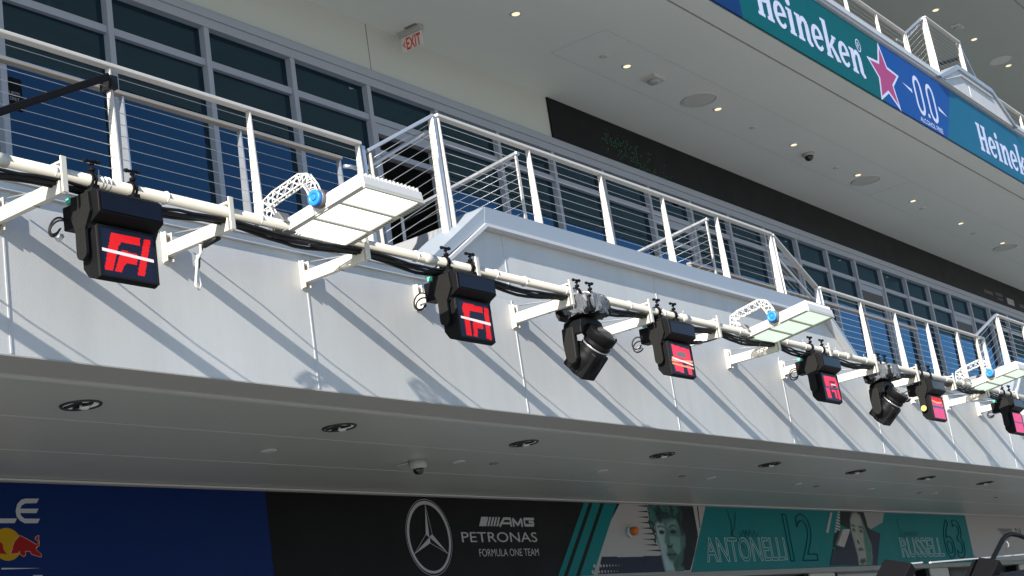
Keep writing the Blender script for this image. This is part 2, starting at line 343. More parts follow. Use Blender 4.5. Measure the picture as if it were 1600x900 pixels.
# interior behind the glass
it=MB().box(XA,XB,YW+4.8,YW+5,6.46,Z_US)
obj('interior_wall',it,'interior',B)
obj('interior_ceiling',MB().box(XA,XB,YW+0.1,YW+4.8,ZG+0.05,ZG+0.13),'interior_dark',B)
M['inlamp']=emit('interior_lamp',(1.0,0.95,0.8),1.0)
for k in (0,1,4,5,7,8,9,11,12,13):
    x=11.9+2.3*k; obj('interior_lamp',MB().lathe((x,YW+1.5+0.9*(k%3),ZG+0.052),(0,0,-1),[(0,0.11),(0.02,0.10)],14),'inlamp',B)
for x in (12.25,19.2,26.6,36.0): obj('interior_column',MB().box(x,x+0.75,YW+0.55,YW+1.2,6.46,ZG+0.04),'blind',B)
# upper soffit and slab edge
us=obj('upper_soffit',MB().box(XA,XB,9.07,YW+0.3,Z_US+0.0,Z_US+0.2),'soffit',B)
obj('soffit_edge',MB().box(XA,XB,YB+0.02,9.03,Z_US,Z_US+0.2),'soffit',B)
obj('soffit_groove',MB().box(XA,XB,9.031,9.069,Z_US+0.02,Z_US+0.2),'seamdark',us)
for y in (10.17,11.16): obj('soffit_seam',MB().box(18.93,XB,y-0.006,y+0.006,Z_US-0.002,Z_US-0.0003),'fascia_trim',us)
for k in range(0,3): obj('soffit_seam',MB().box(18.93+12.2*k-0.006,18.93+12.2*k+0.006,10.18,11.15,Z_US-0.003,Z_US-0.0006),'fascia_trim',us)
obj('slab_edge',MB().box(XA,XB,YB,YB+0.4,Z_US+0.21,12.34),'fascia',B)
uc=MB().box(XA,XB,YB-0.06,YB+0.42,12.341,12.40).box(XA,XB,YB-0.09,YB+0.5,12.402,12.50)
obj('upper_cornice',uc,'fascia_trim',B)
obj('upper_deck',MB().box(XA,XB,YB+0.3,YW+5,12.10,12.34),'deck',B)
# upper raised bays
for (a,b,c,d,zt) in ((29.35,30.62,32.75,33.95,12.96),(47.5,48.7,51.0,52.2,12.96)):
    yb=YB-0.10
    fr=obj('upper_bay_front',MB().prism([(a,12.36),(d,12.36),(c,zt-0.1),(b,zt-0.1)],(0,yb,0),(1,0,0),(0,0,1),(0,1,0),0.55),'fascia',B)
    cp=MB().prism([(a-0.16,12.36),(a,12.35),(b,zt-0.1),(b-0.02,zt)],(0,yb-0.05,0),(1,0,0),(0,0,1),(0,1,0),0.62)
    cp.prism([(b-0.02,zt),(b,zt-0.1),(c,zt-0.1),(c+0.02,zt)],(0,yb-0.052,0),(1,0,0),(0,0,1),(0,1,0),0.62)
    cp.prism([(c+0.02,zt-0.001),(c,zt-0.101),(d,12.35),(d+0.16,12.36)],(0,yb-0.05,0),(1,0,0),(0,0,1),(0,1,0),0.62)
    obj('coping',cp,'coping',fr)
    obj('fillet',MB().prism([(a+0.20,12.38),(a+0.25,12.38),(b+0.10,zt-0.22),(c-0.1,zt-0.22),(c-0.08,zt-0.19),(b+0.07,zt-0.19)],(0,yb-0.045,0),(1,0,0),(0,0,1),(0,1,0),0.04),'fascia_trim',fr)
    obj('joint_batten',MB().box(31.2+a-29.35-0.008,31.2+a-29.35+0.008,yb-0.008,yb-0.0005,12.40,zt-0.24),'fascia_trim',fr)
# top storey wall, soffit and roof
obj('top_wall',MB().box(XA,XB,YW,YW+0.3,12.341,Z_TS),'cream',B)
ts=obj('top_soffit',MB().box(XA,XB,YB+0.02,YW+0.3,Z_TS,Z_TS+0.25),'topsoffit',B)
obj('soffit_groove',MB().box(XA,XB,9.03,9.07,Z_TS-0.004,Z_TS-0.001),'seamdark',ts)
obj('roof',MB().box(XA,XB,YB,YW+6,Z_TS+0.251,Z_TS+1.6),'fascia',B)
# ------------------------------------------------------------------ railings
def railing(name,label,A,Bp,ts,h=1.05,slope_z=0.0,ncab=10,group=None,mrail='white_rail',double_end=(False,False),post_w=(0.10,0.05),hand=False,inward=None,cat='railing'):
    """A,Bp: base points of first and last post (Z = deck level); ts: post positions along it as fractions"""
    A,Bp=Vector(A),Vector(Bp); root=thing(name,label,cat,tuple(A),group); d=Bp-A; L=d.length
    dh=Vector((d.x,d.y,0)).normalized(); nrm=Vector((-dh.y,dh.x,0))           # towards the building for rails along X
    if inward is not None and nrm.dot(Vector(inward))<0: nrm=-nrm
    obj('top_rail',MB().bar(A+Vector((0,0,h))-dh*0.03,Bp+Vector((0,0,h))+dh*0.03,0.075,0.035),mrail,root,bevel=0.006)
    for t in ts:
        p=A+d*t; w0,w1=post_w
        mb=MB().prism([(-w0/2,-0.25),(w0/2,-0.25),(w0/2,0.1),(w1/2,h-0.02),(-w1/2,h-0.02),(-w0/2,0.1)],p-dh*0.008,nrm,(0,0,1),dh,0.016)
        mb.box(0,0,0,0,0,0) if False else None
        po=obj('post',mb,'white_rail' if ncab else 'steel',root)
        bm_=MB()
        for i in range(ncab if False else 0):
            z=h*(0.06+0.86*i/(ncab-1)); bm_.tube([p+Vector((0,0,z))-dh*0.022,p+Vector((0,0,z))-dh*0.009],0.010,6)
    if double_end[0] or double_end[1]:
        for e,t in ((0,0.0),(1,1.0)):
            if double_end[e]:
                p=A+d*t+dh*(0.07 if e==0 else -0.07)*-1
                obj('end_post',MB().bar(p+Vector((0,0,-0.25)),p+Vector((0,0,h-0.01)),0.055,0.035,up=nrm),'steel',root,bevel=0.005)
    for i in range(ncab):
        z=h*(0.06+0.86*i/(ncab-1)); obj('cable',MB().tube([A+Vector((0,0,z)),Bp+Vector((0,0,z))],0.0031,5),'cable_steel',root)
    if hand:
        hb=MB(); z=h-0.14; o_=nrm*0.09
        hb.tube([A+Vector((0,0,z))+o_-dh*0.05,A+Vector((0,0,z))+o_+dh*0.0,Bp+Vector((0,0,z))+o_,Bp+Vector((0,0,z))+o_+dh*0.25],0.021,8)
        obj('handrail',hb,'steel',root)
    return root
def fr_(xs): 
    a,b=xs[0],xs[-1]; return [(x-a)/(b-a) for x in xs]
# lower terraces: front railings
xs=[3.50+1.535*k for k in range(6)]; xs=[5.03,6.565,8.10,9.70,11.19]; xs=[3.5]+xs
railing('cable_railing','long cable railing left of the raised bay, with a black pole strapped to one post',(xs[0],YR,6.03),(xs[-1],YR,6.03),fr_(xs),double_end=(False,True),h=1.07)
xs=[21.93,23.46,24.92,26.42,27.92,29.40]
railing('cable_railing','cable railing of the lower terrace between the two raised bays, at the right',(xs[0],YR,6.03),(xs[-1],YR,6.03),fr_(xs),double_end=(True,True),h=1.05)
# raised bays: front railings
ybay=8.66
xs=[12.20,13.83,15.33,16.80,18.25,19.86]
railing('cable_railing','cable railing on top of the big raised bay, above its coping',(xs[0],ybay,6.47),(xs[-1],ybay,6.47),fr_(xs),double_end=(True,True),h=1.06)
xs=[29.75,31.3,32.8,34.3,35.8,37.3]
railing('cable_railing','cable railing on top of the second raised bay at the right edge',(xs[0],ybay,6.47),(xs[-1],ybay,6.47),fr_(xs),double_end=(True,False),h=1.04)
# railings of the raised deck behind the lower terraces
xs=[6.2,7.7,9.20,10.70,12.18]
railing('cable_railing','inner railing of the raised deck seen through the front cables at far left',(xs[0],10.0,6.46),(xs[-1],10.0,6.46),fr_(xs),h=1.05,ncab=0,mrail='shaded_rail')
xs=[19.9,21.4,22.9,24.4,25.9,27.4,28.9]
railing('cable_railing','inner railing of the raised deck seen behind the right terrace railing',(xs[0],10.0,6.46),(xs[-1],10.0,6.46),[0.0,0.34],h=1.02,ncab=0,mrail='shaded_rail')
# stair railings at the bay ends
railing('stair_railing','short steep stair railing at the left end of the big raised bay',(12.10,ybay+0.02,6.47),(11.36,YR,6.0),[0,1.0],h=1.05,ncab=9,mrail='steel',hand=True,inward=(0,1,0))
railing('stair_railing','sloping stair railing at the right end of the big raised bay',(19.95,ybay,6.47),(21.80,YR,6.03),[0,1.0],h=1.05,ncab=9,hand=True,inward=(0,1,0))
railing('stair_railing','small stair railing at the left end of the second raised bay by the right edge',(29.65,ybay,6.47),(29.0,YR,6.02),[0,1.0],h=1.05,ncab=8,mrail='steel',inward=(0,1,0))
# dividers running inward across the raised bay
for lab,x in (('divider railing running inward behind the second post of the big bay',14.0),('divider railing running inward near the right end of the big bay',18.5)):
    railing('divider_railing',lab,(x,8.93,6.53),(x-0.06,10.6,6.30),[0,1.0],h=1.06,ncab=10,post_w=(0.05,0.04),mrail='steel')
# upper storey railings
def up(label,xs,z,y=8.95,dbl=(False,False)): return railing('cable_railing',label,(xs[0],y,z),(xs[-1],y,z),fr_(xs),h=1.05,double_end=dbl)
up('upper storey cable railing above the beer lettering, left of the raised corner',[21.6,23.1,24.55,26.02,27.52,28.96],12.34,dbl=(False,True))
up('upper storey cable railing on the small raised bay, with a black strap tied across it',[30.12,32.13],12.96,y=8.80,dbl=(True,True))
up('upper storey cable railing at the right edge beyond the small raised bay',[33.55,34.85,36.3,37.8,39.3,40.8],12.31)
railing('stair_railing','upper storey stair railing with dark handrail left of the small raised bay',(30.05,8.84,12.96),(29.08,8.95,12.34),[0,1.0],h=1.05,ncab=9,mrail='steel',hand=True,inward=(0,1,0))
railing('stair_railing','upper storey stair railing sloping down right of the small raised bay',(32.2,8.84,12.96),(33.4,8.95,12.33),[0,1.0],h=1.05,ncab=9,mrail='steel',inward=(0,1,0))
st=MB()
for i in range(14):
    a=i/14; b=(i+0.72)/14; pa=Vector((29.2,8.98,12.62)).lerp(Vector((32.05,8.85,13.62)),a); pb=Vector((29.2,8.98,12.62)).lerp(Vector((32.05,8.85,13.62)),b); st.bar(pa,pb,0.05,0.07)
st.tube([(29.2,8.98,12.62),(32.05,8.85,13.62)],0.016,6)
tag(obj('barrier_strap',st,'rubber'),'black dashed barrier strap tied between posts of the upper small bay','strap')
# black pole strapped at the far left
t=thing('strapped_pole','long black pole strapped to a post of the left terrace railing','pole',(8.03,8.86,6.95))
obj('pole',MB().bar((8.03,8.85,6.96),(6.55,8.95,6.20),0.045,0.06),'blackmetal',t,bevel=0.01)
obj('tape_wrap',MB().box(8.06,8.13,8.86,9.0,6.88,6.99),'rubber',t)
# doorway placard
t=thing('door_placard','dark placard with white writing on the window at the far left edge','placard',(9.75,YW-0.02,8.3))
obj('panel',MB().box(9.62,9.90,YW-0.022,YW-0.014,8.30,8.66),'p_black',t)
pl=text_mesh('GUESTS',9.70,9.87,8.46,8.50,YW-0.0235); p2=text_mesh('ONLY',9.74,9.86,8.40,8.44,YW-0.0235)
obj('lettering',pl,'p_silver',t); obj('lettering',p2,'p_silver',t)
# ------------------------------------------------------------------ lighting pipe on its brackets
YP,ZP=7.82,5.495
t=thing('lighting_pipe','long cream pipe carrying lights along the front of the fascia','pipe',(0,YP,ZP))
obj('tube',MB().tube([(XA,YP,ZP),(60,YP,ZP)],0.042,14),'pipe',t)
rnd=random.Random(3)
xs=[4.0+0.62*k+rnd.uniform(-0.2,0.2) for k in range(46)]
for x in xs:
    tie=MB()
    for dx in ([0] if rnd.random()<0.6 else [0,0.035,0.07]):
        a0=rnd.uniform(-0.01,0.01)
        tie.tube([(x+dx+a0*math.cos(a),YP+0.047*math.sin(a),ZP+0.047*math.cos(a)) for a in [2*math.pi*i/12 for i in range(12)]],0.006,5,closed=True)
    if rnd.random()<0.5: tie.tube([(x,YP,ZP+0.05),(x-0.015,YP-0.02,ZP+0.085)],0.003,4)
    obj('cable_tie',tie,'lamp_white',t)
for x in (6.0,10.5,15.1,19.6,24.1,28.6): obj('coupler',MB().tube([(x,YP,ZP),(x+0.16,YP,ZP)],0.048,14),'pipe',t)
# cables slung under the pipe
cbt=thing('cable_bundle','black power cables slung along the underside of the cream lighting pipe','cables',(0,YP,ZP-0.08))
for q in range(4):
    pts=[]; rq=random.Random(20+q); x=XA
    while x<45:
        span=1.55/2; ph=((x-X0)/G)%1.0
        sag=0.055*math.sin(math.pi*ph)**2*(0.55+0.13*q)
        pts.append((x,YP+0.015+0.020*(q-1.5)+rq.uniform(-0.004,0.004),ZP-0.060-sag-0.016*(q%2)+rq.uniform(-0.006,0.004))); x+=0.14
    obj('cable',MB().tube(pts,0.0125+0.003*(q%2),7),'rubber',cbt)
# loose loops of spare cable
def loops(name,label,c,r,n,seed,m='rubber',cat='cable'):
    rq=random.Random(seed); pts=[]
    for i in range(n*14+1):
        a=2*math.pi*i/14; k=1+0.22*math.sin(i*0.37+seed); pts.append((c[0]+0.04*math.sin(i*0.21)+r*0.35*math.sin(a)*k,c[1]+r*0.6*math.sin(a+0.3)*k,c[2]+r*math.cos(a)*k))
    return MB().tube(pts,0.007,5)
# brackets
bt=thing('wall_bracket','tmp','bracket',(X0,YF,5.40),'cream brackets carrying the lighting pipe')
x=X0
obj('wall_plate',MB().box(x-0.038,x+0.038,YF-0.010,YF-0.001,5.28,5.54).box(x-0.036,x-0.027,YF-0.055,YF-0.0105,5.29,5.53).box(x+0.027,x+0.036,YF-0.055,YF-0.0105,5.29,5.53).tube([(x-0.045,YF-0.036,5.34),(x+0.045,YF-0.036,5.34)],0.010,8).tube([(x-0.045,YF-0.036,5.50),(x+0.045,YF-0.036,5.50)],0.010,8),'bracket',bt,bevel=0.003)
obj('arm',MB().bar((x,YF-0.03,5.385),(x,YP-0.03,5.390),0.052,0.105),'bracket',bt,bevel=0.006)
obj('pipe_clip',MB().box(x-0.024,x+0.024,YP-0.066,YP-0.050,5.34,5.60).box(x-0.028,x+0.028,YP-0.0515,YP+0.052,5.548,5.565).box(x-0.028,x+0.028,YP+0.052,YP+0.068,5.40,5.565),'bracket',bt,bevel=0.004)
obj('joint_line',MB().box(x-0.0275,x+0.0275,8.06,8.064,5.331,5.441),'seamdark',bt)
pts=[Vector((x+0.07,YF-0.05,5.53)),Vector((x+0.11,YF-0.2,5.52)),Vector((x+0.09,YF-0.38,5.485)),Vector((x+0.10,YF-0.52,5.50)),Vector((x+0.05,YP+0.06,5.47))]
obj('wire',MB().tube(pts,0.0075,5),'cable_steel',bt)
BR=[k for k in range(-6,20)]
def brlab(i,k):
    special={-2:'cream wall bracket above the left edge of the nearest letter panel, first in the picture',-1:'cream bracket with the arm crossing the top left corner of the fascia',0:'cream bracket with a white looped cable hanging from its arm, near the left',
     1:'cream bracket just below the brightly lit floodlight',2:'cream bracket mostly hidden behind the second letter panel',3:'cream bracket left of the nearer moving head light'}
    return special.get(k)
vis=[k for k in BR if -1<=k<=13]
for i,k in enumerate(BR):
    o=bt if k==0 else copy_tree(bt)
    o.location.x=X0+G*k
    l=brlab(i,k)
    if not l: l=('cream wall bracket on the fascia, %s along the pipe from the left edge'%ORD[k+1]) if -1<=k<=15 else 'cream wall bracket outside the view'
    o['label']=l
for k in BR: pass
t=thing('cable_tail','white looped cable hanging from the bracket right of the nearest letter panel','cable',(X0+0.02,8.15,5.33))
pts=[(X0,8.12,5.33),(X0+0.01,8.13,5.27),(X0-0.02,8.16,5.20),(X0-0.005,8.17,5.11),(X0+0.015,8.17,5.02),(X0-0.01,8.17,4.985),(X0-0.04,8.17,5.01),(X0-0.03,8.165,5.09),(X0-0.015,8.16,5.17),(X0-0.01,8.15,5.25)]
obj('white_cord',MB().tube(pts,0.011,7),'lamp_white',t)
obj('black_cord',MB().tube([(X0+0.01,7.9,5.42),(X0+0.015,8.0,5.34),(X0+0.01,8.1,5.315),(X0+0.03,8.17,5.26),(X0+0.035,8.19,5.18),(X0+0.0,8.2,5.10)],0.010,6),'rubber',t)
obj('plug',MB().tube([(X0+0.012,7.93,5.33),(X0+0.01,8.09,5.31)],0.022,8),'rubber',t)
t=thing('feeder_cable','black cable with an inline plug running down from the pipe to the third letter panel','cable',(15.3,7.8,5.2))
obj('cord',MB().tube([(16.0,7.83,5.42),(15.85,7.81,5.33),(15.6,7.8,5.27),(15.42,7.8,5.24)],0.010,6),'rubber',t)
obj('plug',MB().tube([(15.45,7.8,5.245),(15.15,7.78,5.20)],0.021,8),'rubber',t)

# ------------------------------------------------------------------ LED letter panels
def clampmesh(mb,x):
    mb.box(x-0.028,x+0.028,YP-0.06,YP+0.06,ZP-0.085,ZP-0.046)
    for dx in (-0.014,0.014): mb.tube([(x+dx,YP+0.053*math.sin(a),ZP+0.053*math.cos(a)) for a in [2*math.pi*i/14 for i in range(14)]],0.010,6,closed=True)
    mb.tube([(x,YP-0.030,ZP+0.03),(x,YP-0.030,ZP+0.13)],0.009,7).tube([(x-0.055,YP-0.030,ZP+0.128),(x+0.055,YP-0.030,ZP+0.134)],0.011,7)
    mb.lathe((x-0.055,YP-0.03,ZP+0.128),(1,0,0),[(-0.012,0.013),(0.006,0.017),(0.012,0.012)],8).lathe((x+0.055,YP-0.03,ZP+0.134),(1,0,0),[(-0.012,0.012),(-0.006,0.017),(0.012,0.013)],8)
    mb.lathe((x,YP-0.030,ZP+0.055),(0,0,1),[(0,0.010),(0.006,0.024),(0.024,0.024),(0.030,0.010)],8).lathe((x,YP-0.030,ZP+0.10),(0,0,1),[(0,0.010),(0.004,0.018),(0.014,0.018)],8)
    return mb
PU=(410.,75.); PV=(17.,378.); PO=(250.,405.)
def uv(pts):                                   # picture points of the nearest screen -> 0..1 across, 0..1 down
    det=PU[0]*PV[1]-PU[1]*PV[0]; o=[]
    for x,y in pts:
        dx,dy=x-PO[0],y-PO[1]; o.append(((dx*PV[1]-dy*PV[0])/det,(dy*PU[0]-dx*PU[1])/det))
    return o
F_OUT=uv([(340,455),(556,500),(550,562),(412,535),(388,575),(345,757),(283,750),(325,530)])
F_IN=uv([(416,598),(532,625),(526,712),(447,700),(430,715),(410,775),(358,765),(400,630)])
F_ONE=uv([(586,505),(636,516),(580,802),(526,790)])
LINE=[(0.03,0.45),(0.96,0.51),(0.96,0.575),(0.03,0.515)]
def inside(p,poly):
    x,y=p; c=False
    for i in range(len(poly)):
        x1,y1=poly[i]; x2,y2=poly[i-1]
        if (y1>y)!=(y2>y) and x<(x2-x1)*(y-y1)/(y2-y1)+x1: c=not c
    return c
def box4(a,b,c,d): return [(a,b),(c,b),(c,d),(a,d)]
SCREENS=[
 [('led_white',LINE),('led_red',F_OUT),('led_red',F_IN),('led_red',F_ONE)],
 [('led_white',[(0.06,0.45),(0.96,0.50),(0.96,0.575),(0.06,0.51)]),('led_red',[(0.20,0.06),(0.76,0.10),(0.76,0.27),(0.36,0.26),(0.33,0.42),(0.32,0.95),(0.16,0.95),(0.15,0.2)]),('led_red',[(0.45,0.48),(0.72,0.50),(0.72,0.70),(0.52,0.72),(0.50,0.96),(0.38,0.95),(0.40,0.6)]),('led_red',[(0.82,0.10),(0.96,0.11),(0.92,0.97),(0.77,0.96)])],
 [('led_orange',[(0.02,0.55),(0.98,0.49),(0.98,0.56),(0.02,0.63)]),('led_white',[(0.05,0.47),(0.98,0.60),(0.98,0.66),(0.05,0.53)]),('led_orange',[(0.02,0.66),(0.98,0.72),(0.98,0.78),(0.02,0.72)]),('led_grey',[(0.30,0.28),(0.72,0.26),(0.72,0.44),(0.30,0.44)]),('led_rose',[(0.12,0.05),(0.92,0.12),(0.92,0.5),(0.12,0.5)]),('led_rose',[(0.10,0.60),(0.50,0.62),(0.50,0.95),(0.12,0.93)]),('led_rose',[(0.66,0.66),(0.88,0.66),(0.88,0.98),(0.70,0.97)])],
 [('led_blue',[(0.10,0.50),(0.98,0.48),(0.98,0.53),(0.10,0.55)]),('led_white',[(0.5,0.36),(0.8,0.36),(0.8,0.40),(0.5,0.40)]),('led_rose',[(0.12,0.07),(0.88,0.08),(0.92,0.22),(0.45,0.24),(0.40,0.47),(0.14,0.48)]),('led_rose',[(0.48,0.30),(0.78,0.30),(0.78,0.36),(0.62,0.38),(0.60,0.47),(0.46,0.47)]),('led_rose',[(0.80,0.20),(0.94,0.22),(0.94,0.47),(0.80,0.47)]),('led_rose',[(0.12,0.56),(0.36,0.55),(0.40,0.92),(0.16,0.93)]),('led_rose',[(0.46,0.58),(0.76,0.57),(0.76,0.90),(0.66,0.90),(0.64,0.66),(0.48,0.68)]),('led_rose',[(0.82,0.56),(0.96,0.55),(0.98,0.92),(0.84,0.92)])],
 [('led_blue',[(0.02,0.42),(0.98,0.44),(0.98,0.52),(0.02,0.52)]),('led_orange',[(0.05,0.18),(0.5,0.24),(0.9,0.20),(0.9,0.27),(0.5,0.32),(0.05,0.26)]),('led_red',[(0.05,0.04),(0.95,0.04),(0.95,0.30),(0.05,0.30)]),('led_pink',[(0.03,0.30),(0.97,0.30),(0.97,0.97),(0.03,0.97)])],
 [('led_blue',[(0.02,0.44),(0.98,0.46),(0.98,0.52),(0.02,0.51)]),('led_pink',[(0.04,0.03),(0.96,0.03),(0.96,0.97),(0.04,0.97)])],
]
def led_panel(cx,screen,label,seed):
    t=thing('led_panel_light',label,'light',(cx,YP,5.36),'black LED panel lights clamped under the pipe')
    X=lambda a:cx+a
    base=MB().prism([(7.635,5.20),(7.635,5.345),(7.665,5.372),(7.885,5.375),(7.905,5.34),(7.905,5.20),(7.87,5.15),(7.73,5.15)],(X(-0.285),0,0),(0,1,0),(0,0,1),(1,0,0),0.57)
    bo=obj('base',base,'blackplastic',t,bevel=0.008)
    obj('front_face',MB().box(X(-0.262),X(0.262),7.628,7.6345,5.215,5.335),'navyface',bo)
    for s in (-1,1):
        vt=MB()
        for k in range(7): vt.box(X(s*0.20-0.075+0.022*k),X(s*0.20-0.065+0.022*k),7.70,7.78,5.376,5.392)
        obj('vent_fin',vt,'greyplastic',bo)
    # yoke arms
    for s in (-1,1):
        xa=X(s*0.287); n=MB()
        prof=[(7.71,5.36),(7.885,5.36),(7.89,5.20),(7.862,5.11)]+[(7.815+0.050*math.cos(a),4.95+0.050*math.sin(a)) for a in [R(-q) for q in range(0,181,20)]]+[(7.765,5.11),(7.70,5.22)]
        n.prism(prof,(xa if s>0 else xa-0.026,0,0),(0,1,0),(0,0,1),(1,0,0),0.026)
        for (yy,zz) in ((7.815,4.95),(7.815,5.04),(7.815,5.12),(7.76,5.22),(7.88,5.22)): n.lathe((xa+s*0.026,yy,zz),(s,0,0),[(0,0.008),(0.004,0.006)],8)
        obj('yoke_arm',n,'greyplastic',t,bevel=0.005)
    # panel body
    pb=MB().prism([(7.715,4.765),(7.715,5.135),(7.80,5.13),(7.87,5.05),(7.875,4.86),(7.83,4.79),(7.75,4.755)],(X(-0.258),0,0),(0,1,0),(0,0,1),(1,0,0),0.516)
    bd=obj('panel_housing',pb,'blackplastic',t,bevel=0.008)
    x0,x1,z0,z1=X(-0.243),X(0.243),4.785,5.125
    fr=MB().box(x0-0.014,x0,7.703,7.7145,z0-0.014,z1+0.01).box(x1,x1+0.014,7.703,7.7145,z0-0.014,z1+0.01).box(x0,x1,7.703,7.7145,z0-0.014,z0).box(x0,x1,7.703,7.7145,z1,z1+0.01)
    obj('screen_bezel',fr,'greyplastic',bd)
    sc=obj('screen',MB().box(x0,x1,7.708,7.7144,z0,z1),'screen',t)
    nx,nz=56,42; mats=[]; px=MB(); dw,dz=(x1-x0)/nx,(z1-z0)/nz
    for i in range(nx):
        for k in range(nz):
            c=((i+0.5)/nx,1-(k+0.5)/nz)
            for mn,poly in screen:
                if mn in ('led_white','led_orange','led_blue'): continue
                if inside(c,poly):
                    if mn not in mats: mats.append(mn)
                    mi=mats.index(mn); xa,za=x0+i*dw,z0+k*dz; g=0.06
                    b=len(px.v); px.v+=[(xa+g*dw,7.7068,za+g*dz),(xa+dw-g*dw,7.7068,za+g*dz),(xa+dw-g*dw,7.7068,za+dz-g*dz),(xa+g*dw,7.7068,za+dz-g*dz)]
                    px.f.append([b,b+1,b+2,b+3]); px.m.append(mi); px.sm.append(False); break
    obj('lit_pixels',px,mats,sc)
    for q,(mn,poly) in enumerate(screen):
        if mn in ('led_white','led_orange','led_blue'):
            obj('lit_line',MB().wallpoly([(x0+a*(x1-x0),z1-c*(z1-z0)) for a,c in poly],7.7060-0.0004*q,0,0.0003),mn,sc)
    # connector box with its cable loops
    cb=obj('connector_box',MB().box(X(-0.275),X(-0.13),7.902,8.02,5.17,5.34),'blackplastic',t,bevel=0.008)
    obj('green_tag',MB().box(X(-0.290),X(-0.255),7.90,7.96,5.345,5.383),'green_tag',t)
    rq=random.Random(seed); lo=MB()
    for q in range(2):
        r=0.075+0.02*rq.random(); c=(X(-0.26),8.02+0.012*q,5.20+0.03*rq.uniform(-1,1)); ex=rq.uniform(0.6,1.0)
        lo.tube([(c[0]-0.05-0.04*math.sin(a*0.5),c[1]+r*0.75*math.sin(a),c[2]-0.03+r*ex*math.cos(a)) for a in [R(-40+d) for d in range(0,290,20)]],0.0075,6)
    obj('cable',lo,'rubber',cb)
    obj('plug',MB().tube([(X(-0.29),8.02,5.14),(X(-0.29),8.07,5.12)],0.018,8),'lamp_white',cb)
    for s in (-0.185,0.175): obj('clamp',clampmesh(MB(),X(s)),'blackmetal',t)
    return t
SL=['nearest black LED panel light, red letters crossed by a crisp white line',
    'second black LED panel light, red letters with white line, below the left bay end',
    'third black LED panel light, red letters with pale orange and grey streaks',
    'fourth black LED panel light, rose letters split by a thin dark band',
    'fifth black LED panel light, red above pink, with a yellow dot on its side',
    'last black LED panel light, plain pink screen with a thin blue line']
for i,(cx,s,l) in enumerate(zip((7.03,11.00,14.74,18.66,22.50,26.28),SCREENS,SL)):
    t=led_panel(cx,s,l,40+i)
    if i==4: obj('yellow_sticker',MB().lathe((cx-0.3135,7.815,4.95),(-1,0,0),[(0,0.045),(0.006,0.042)],16),mat('yellow_sticker',(0.55,0.48,0.12),0.5),t)
# ------------------------------------------------------------------ moving head lights
def plastic():
    Mx=bpy.data.materials.new('clear_plastic_bag'); Mx.use_nodes=True; n=Mx.node_tree
    for q in list(n.nodes):
        if q.type=='BSDF_PRINCIPLED': n.nodes.remove(q)
    out=n.nodes["Material Output"]; t=n.nodes.new("ShaderNodeBsdfTransparent"); t.inputs[0].default_value=(0.86,0.89,0.92,1)
    g=n.nodes.new("ShaderNodeBsdfGlossy"); g.inputs["Roughness"].default_value=0.2; d=n.nodes.new("ShaderNodeBsdfDiffuse"); d.inputs[0].default_value=(0.7,0.75,0.8,1)
    f=n.nodes.new("ShaderNodeFresnel"); f.inputs[0].default_value=1.6
    m0=n.nodes.new("ShaderNodeMixShader"); m0.inputs[0].default_value=0.16; n.links.new(t.outputs[0],m0.inputs[1]); n.links.new(d.outputs[0],m0.inputs[2])
    m1=n.nodes.new("ShaderNodeMixShader"); n.links.new(f.outputs[0],m1.inputs[0]); n.links.new(m0.outputs[0],m1.inputs[1]); n.links.new(g.outputs[0],m1.inputs[2]); n.links.new(m1.outputs[0],out.inputs[0])
    return Mx
M['bag']=plastic()
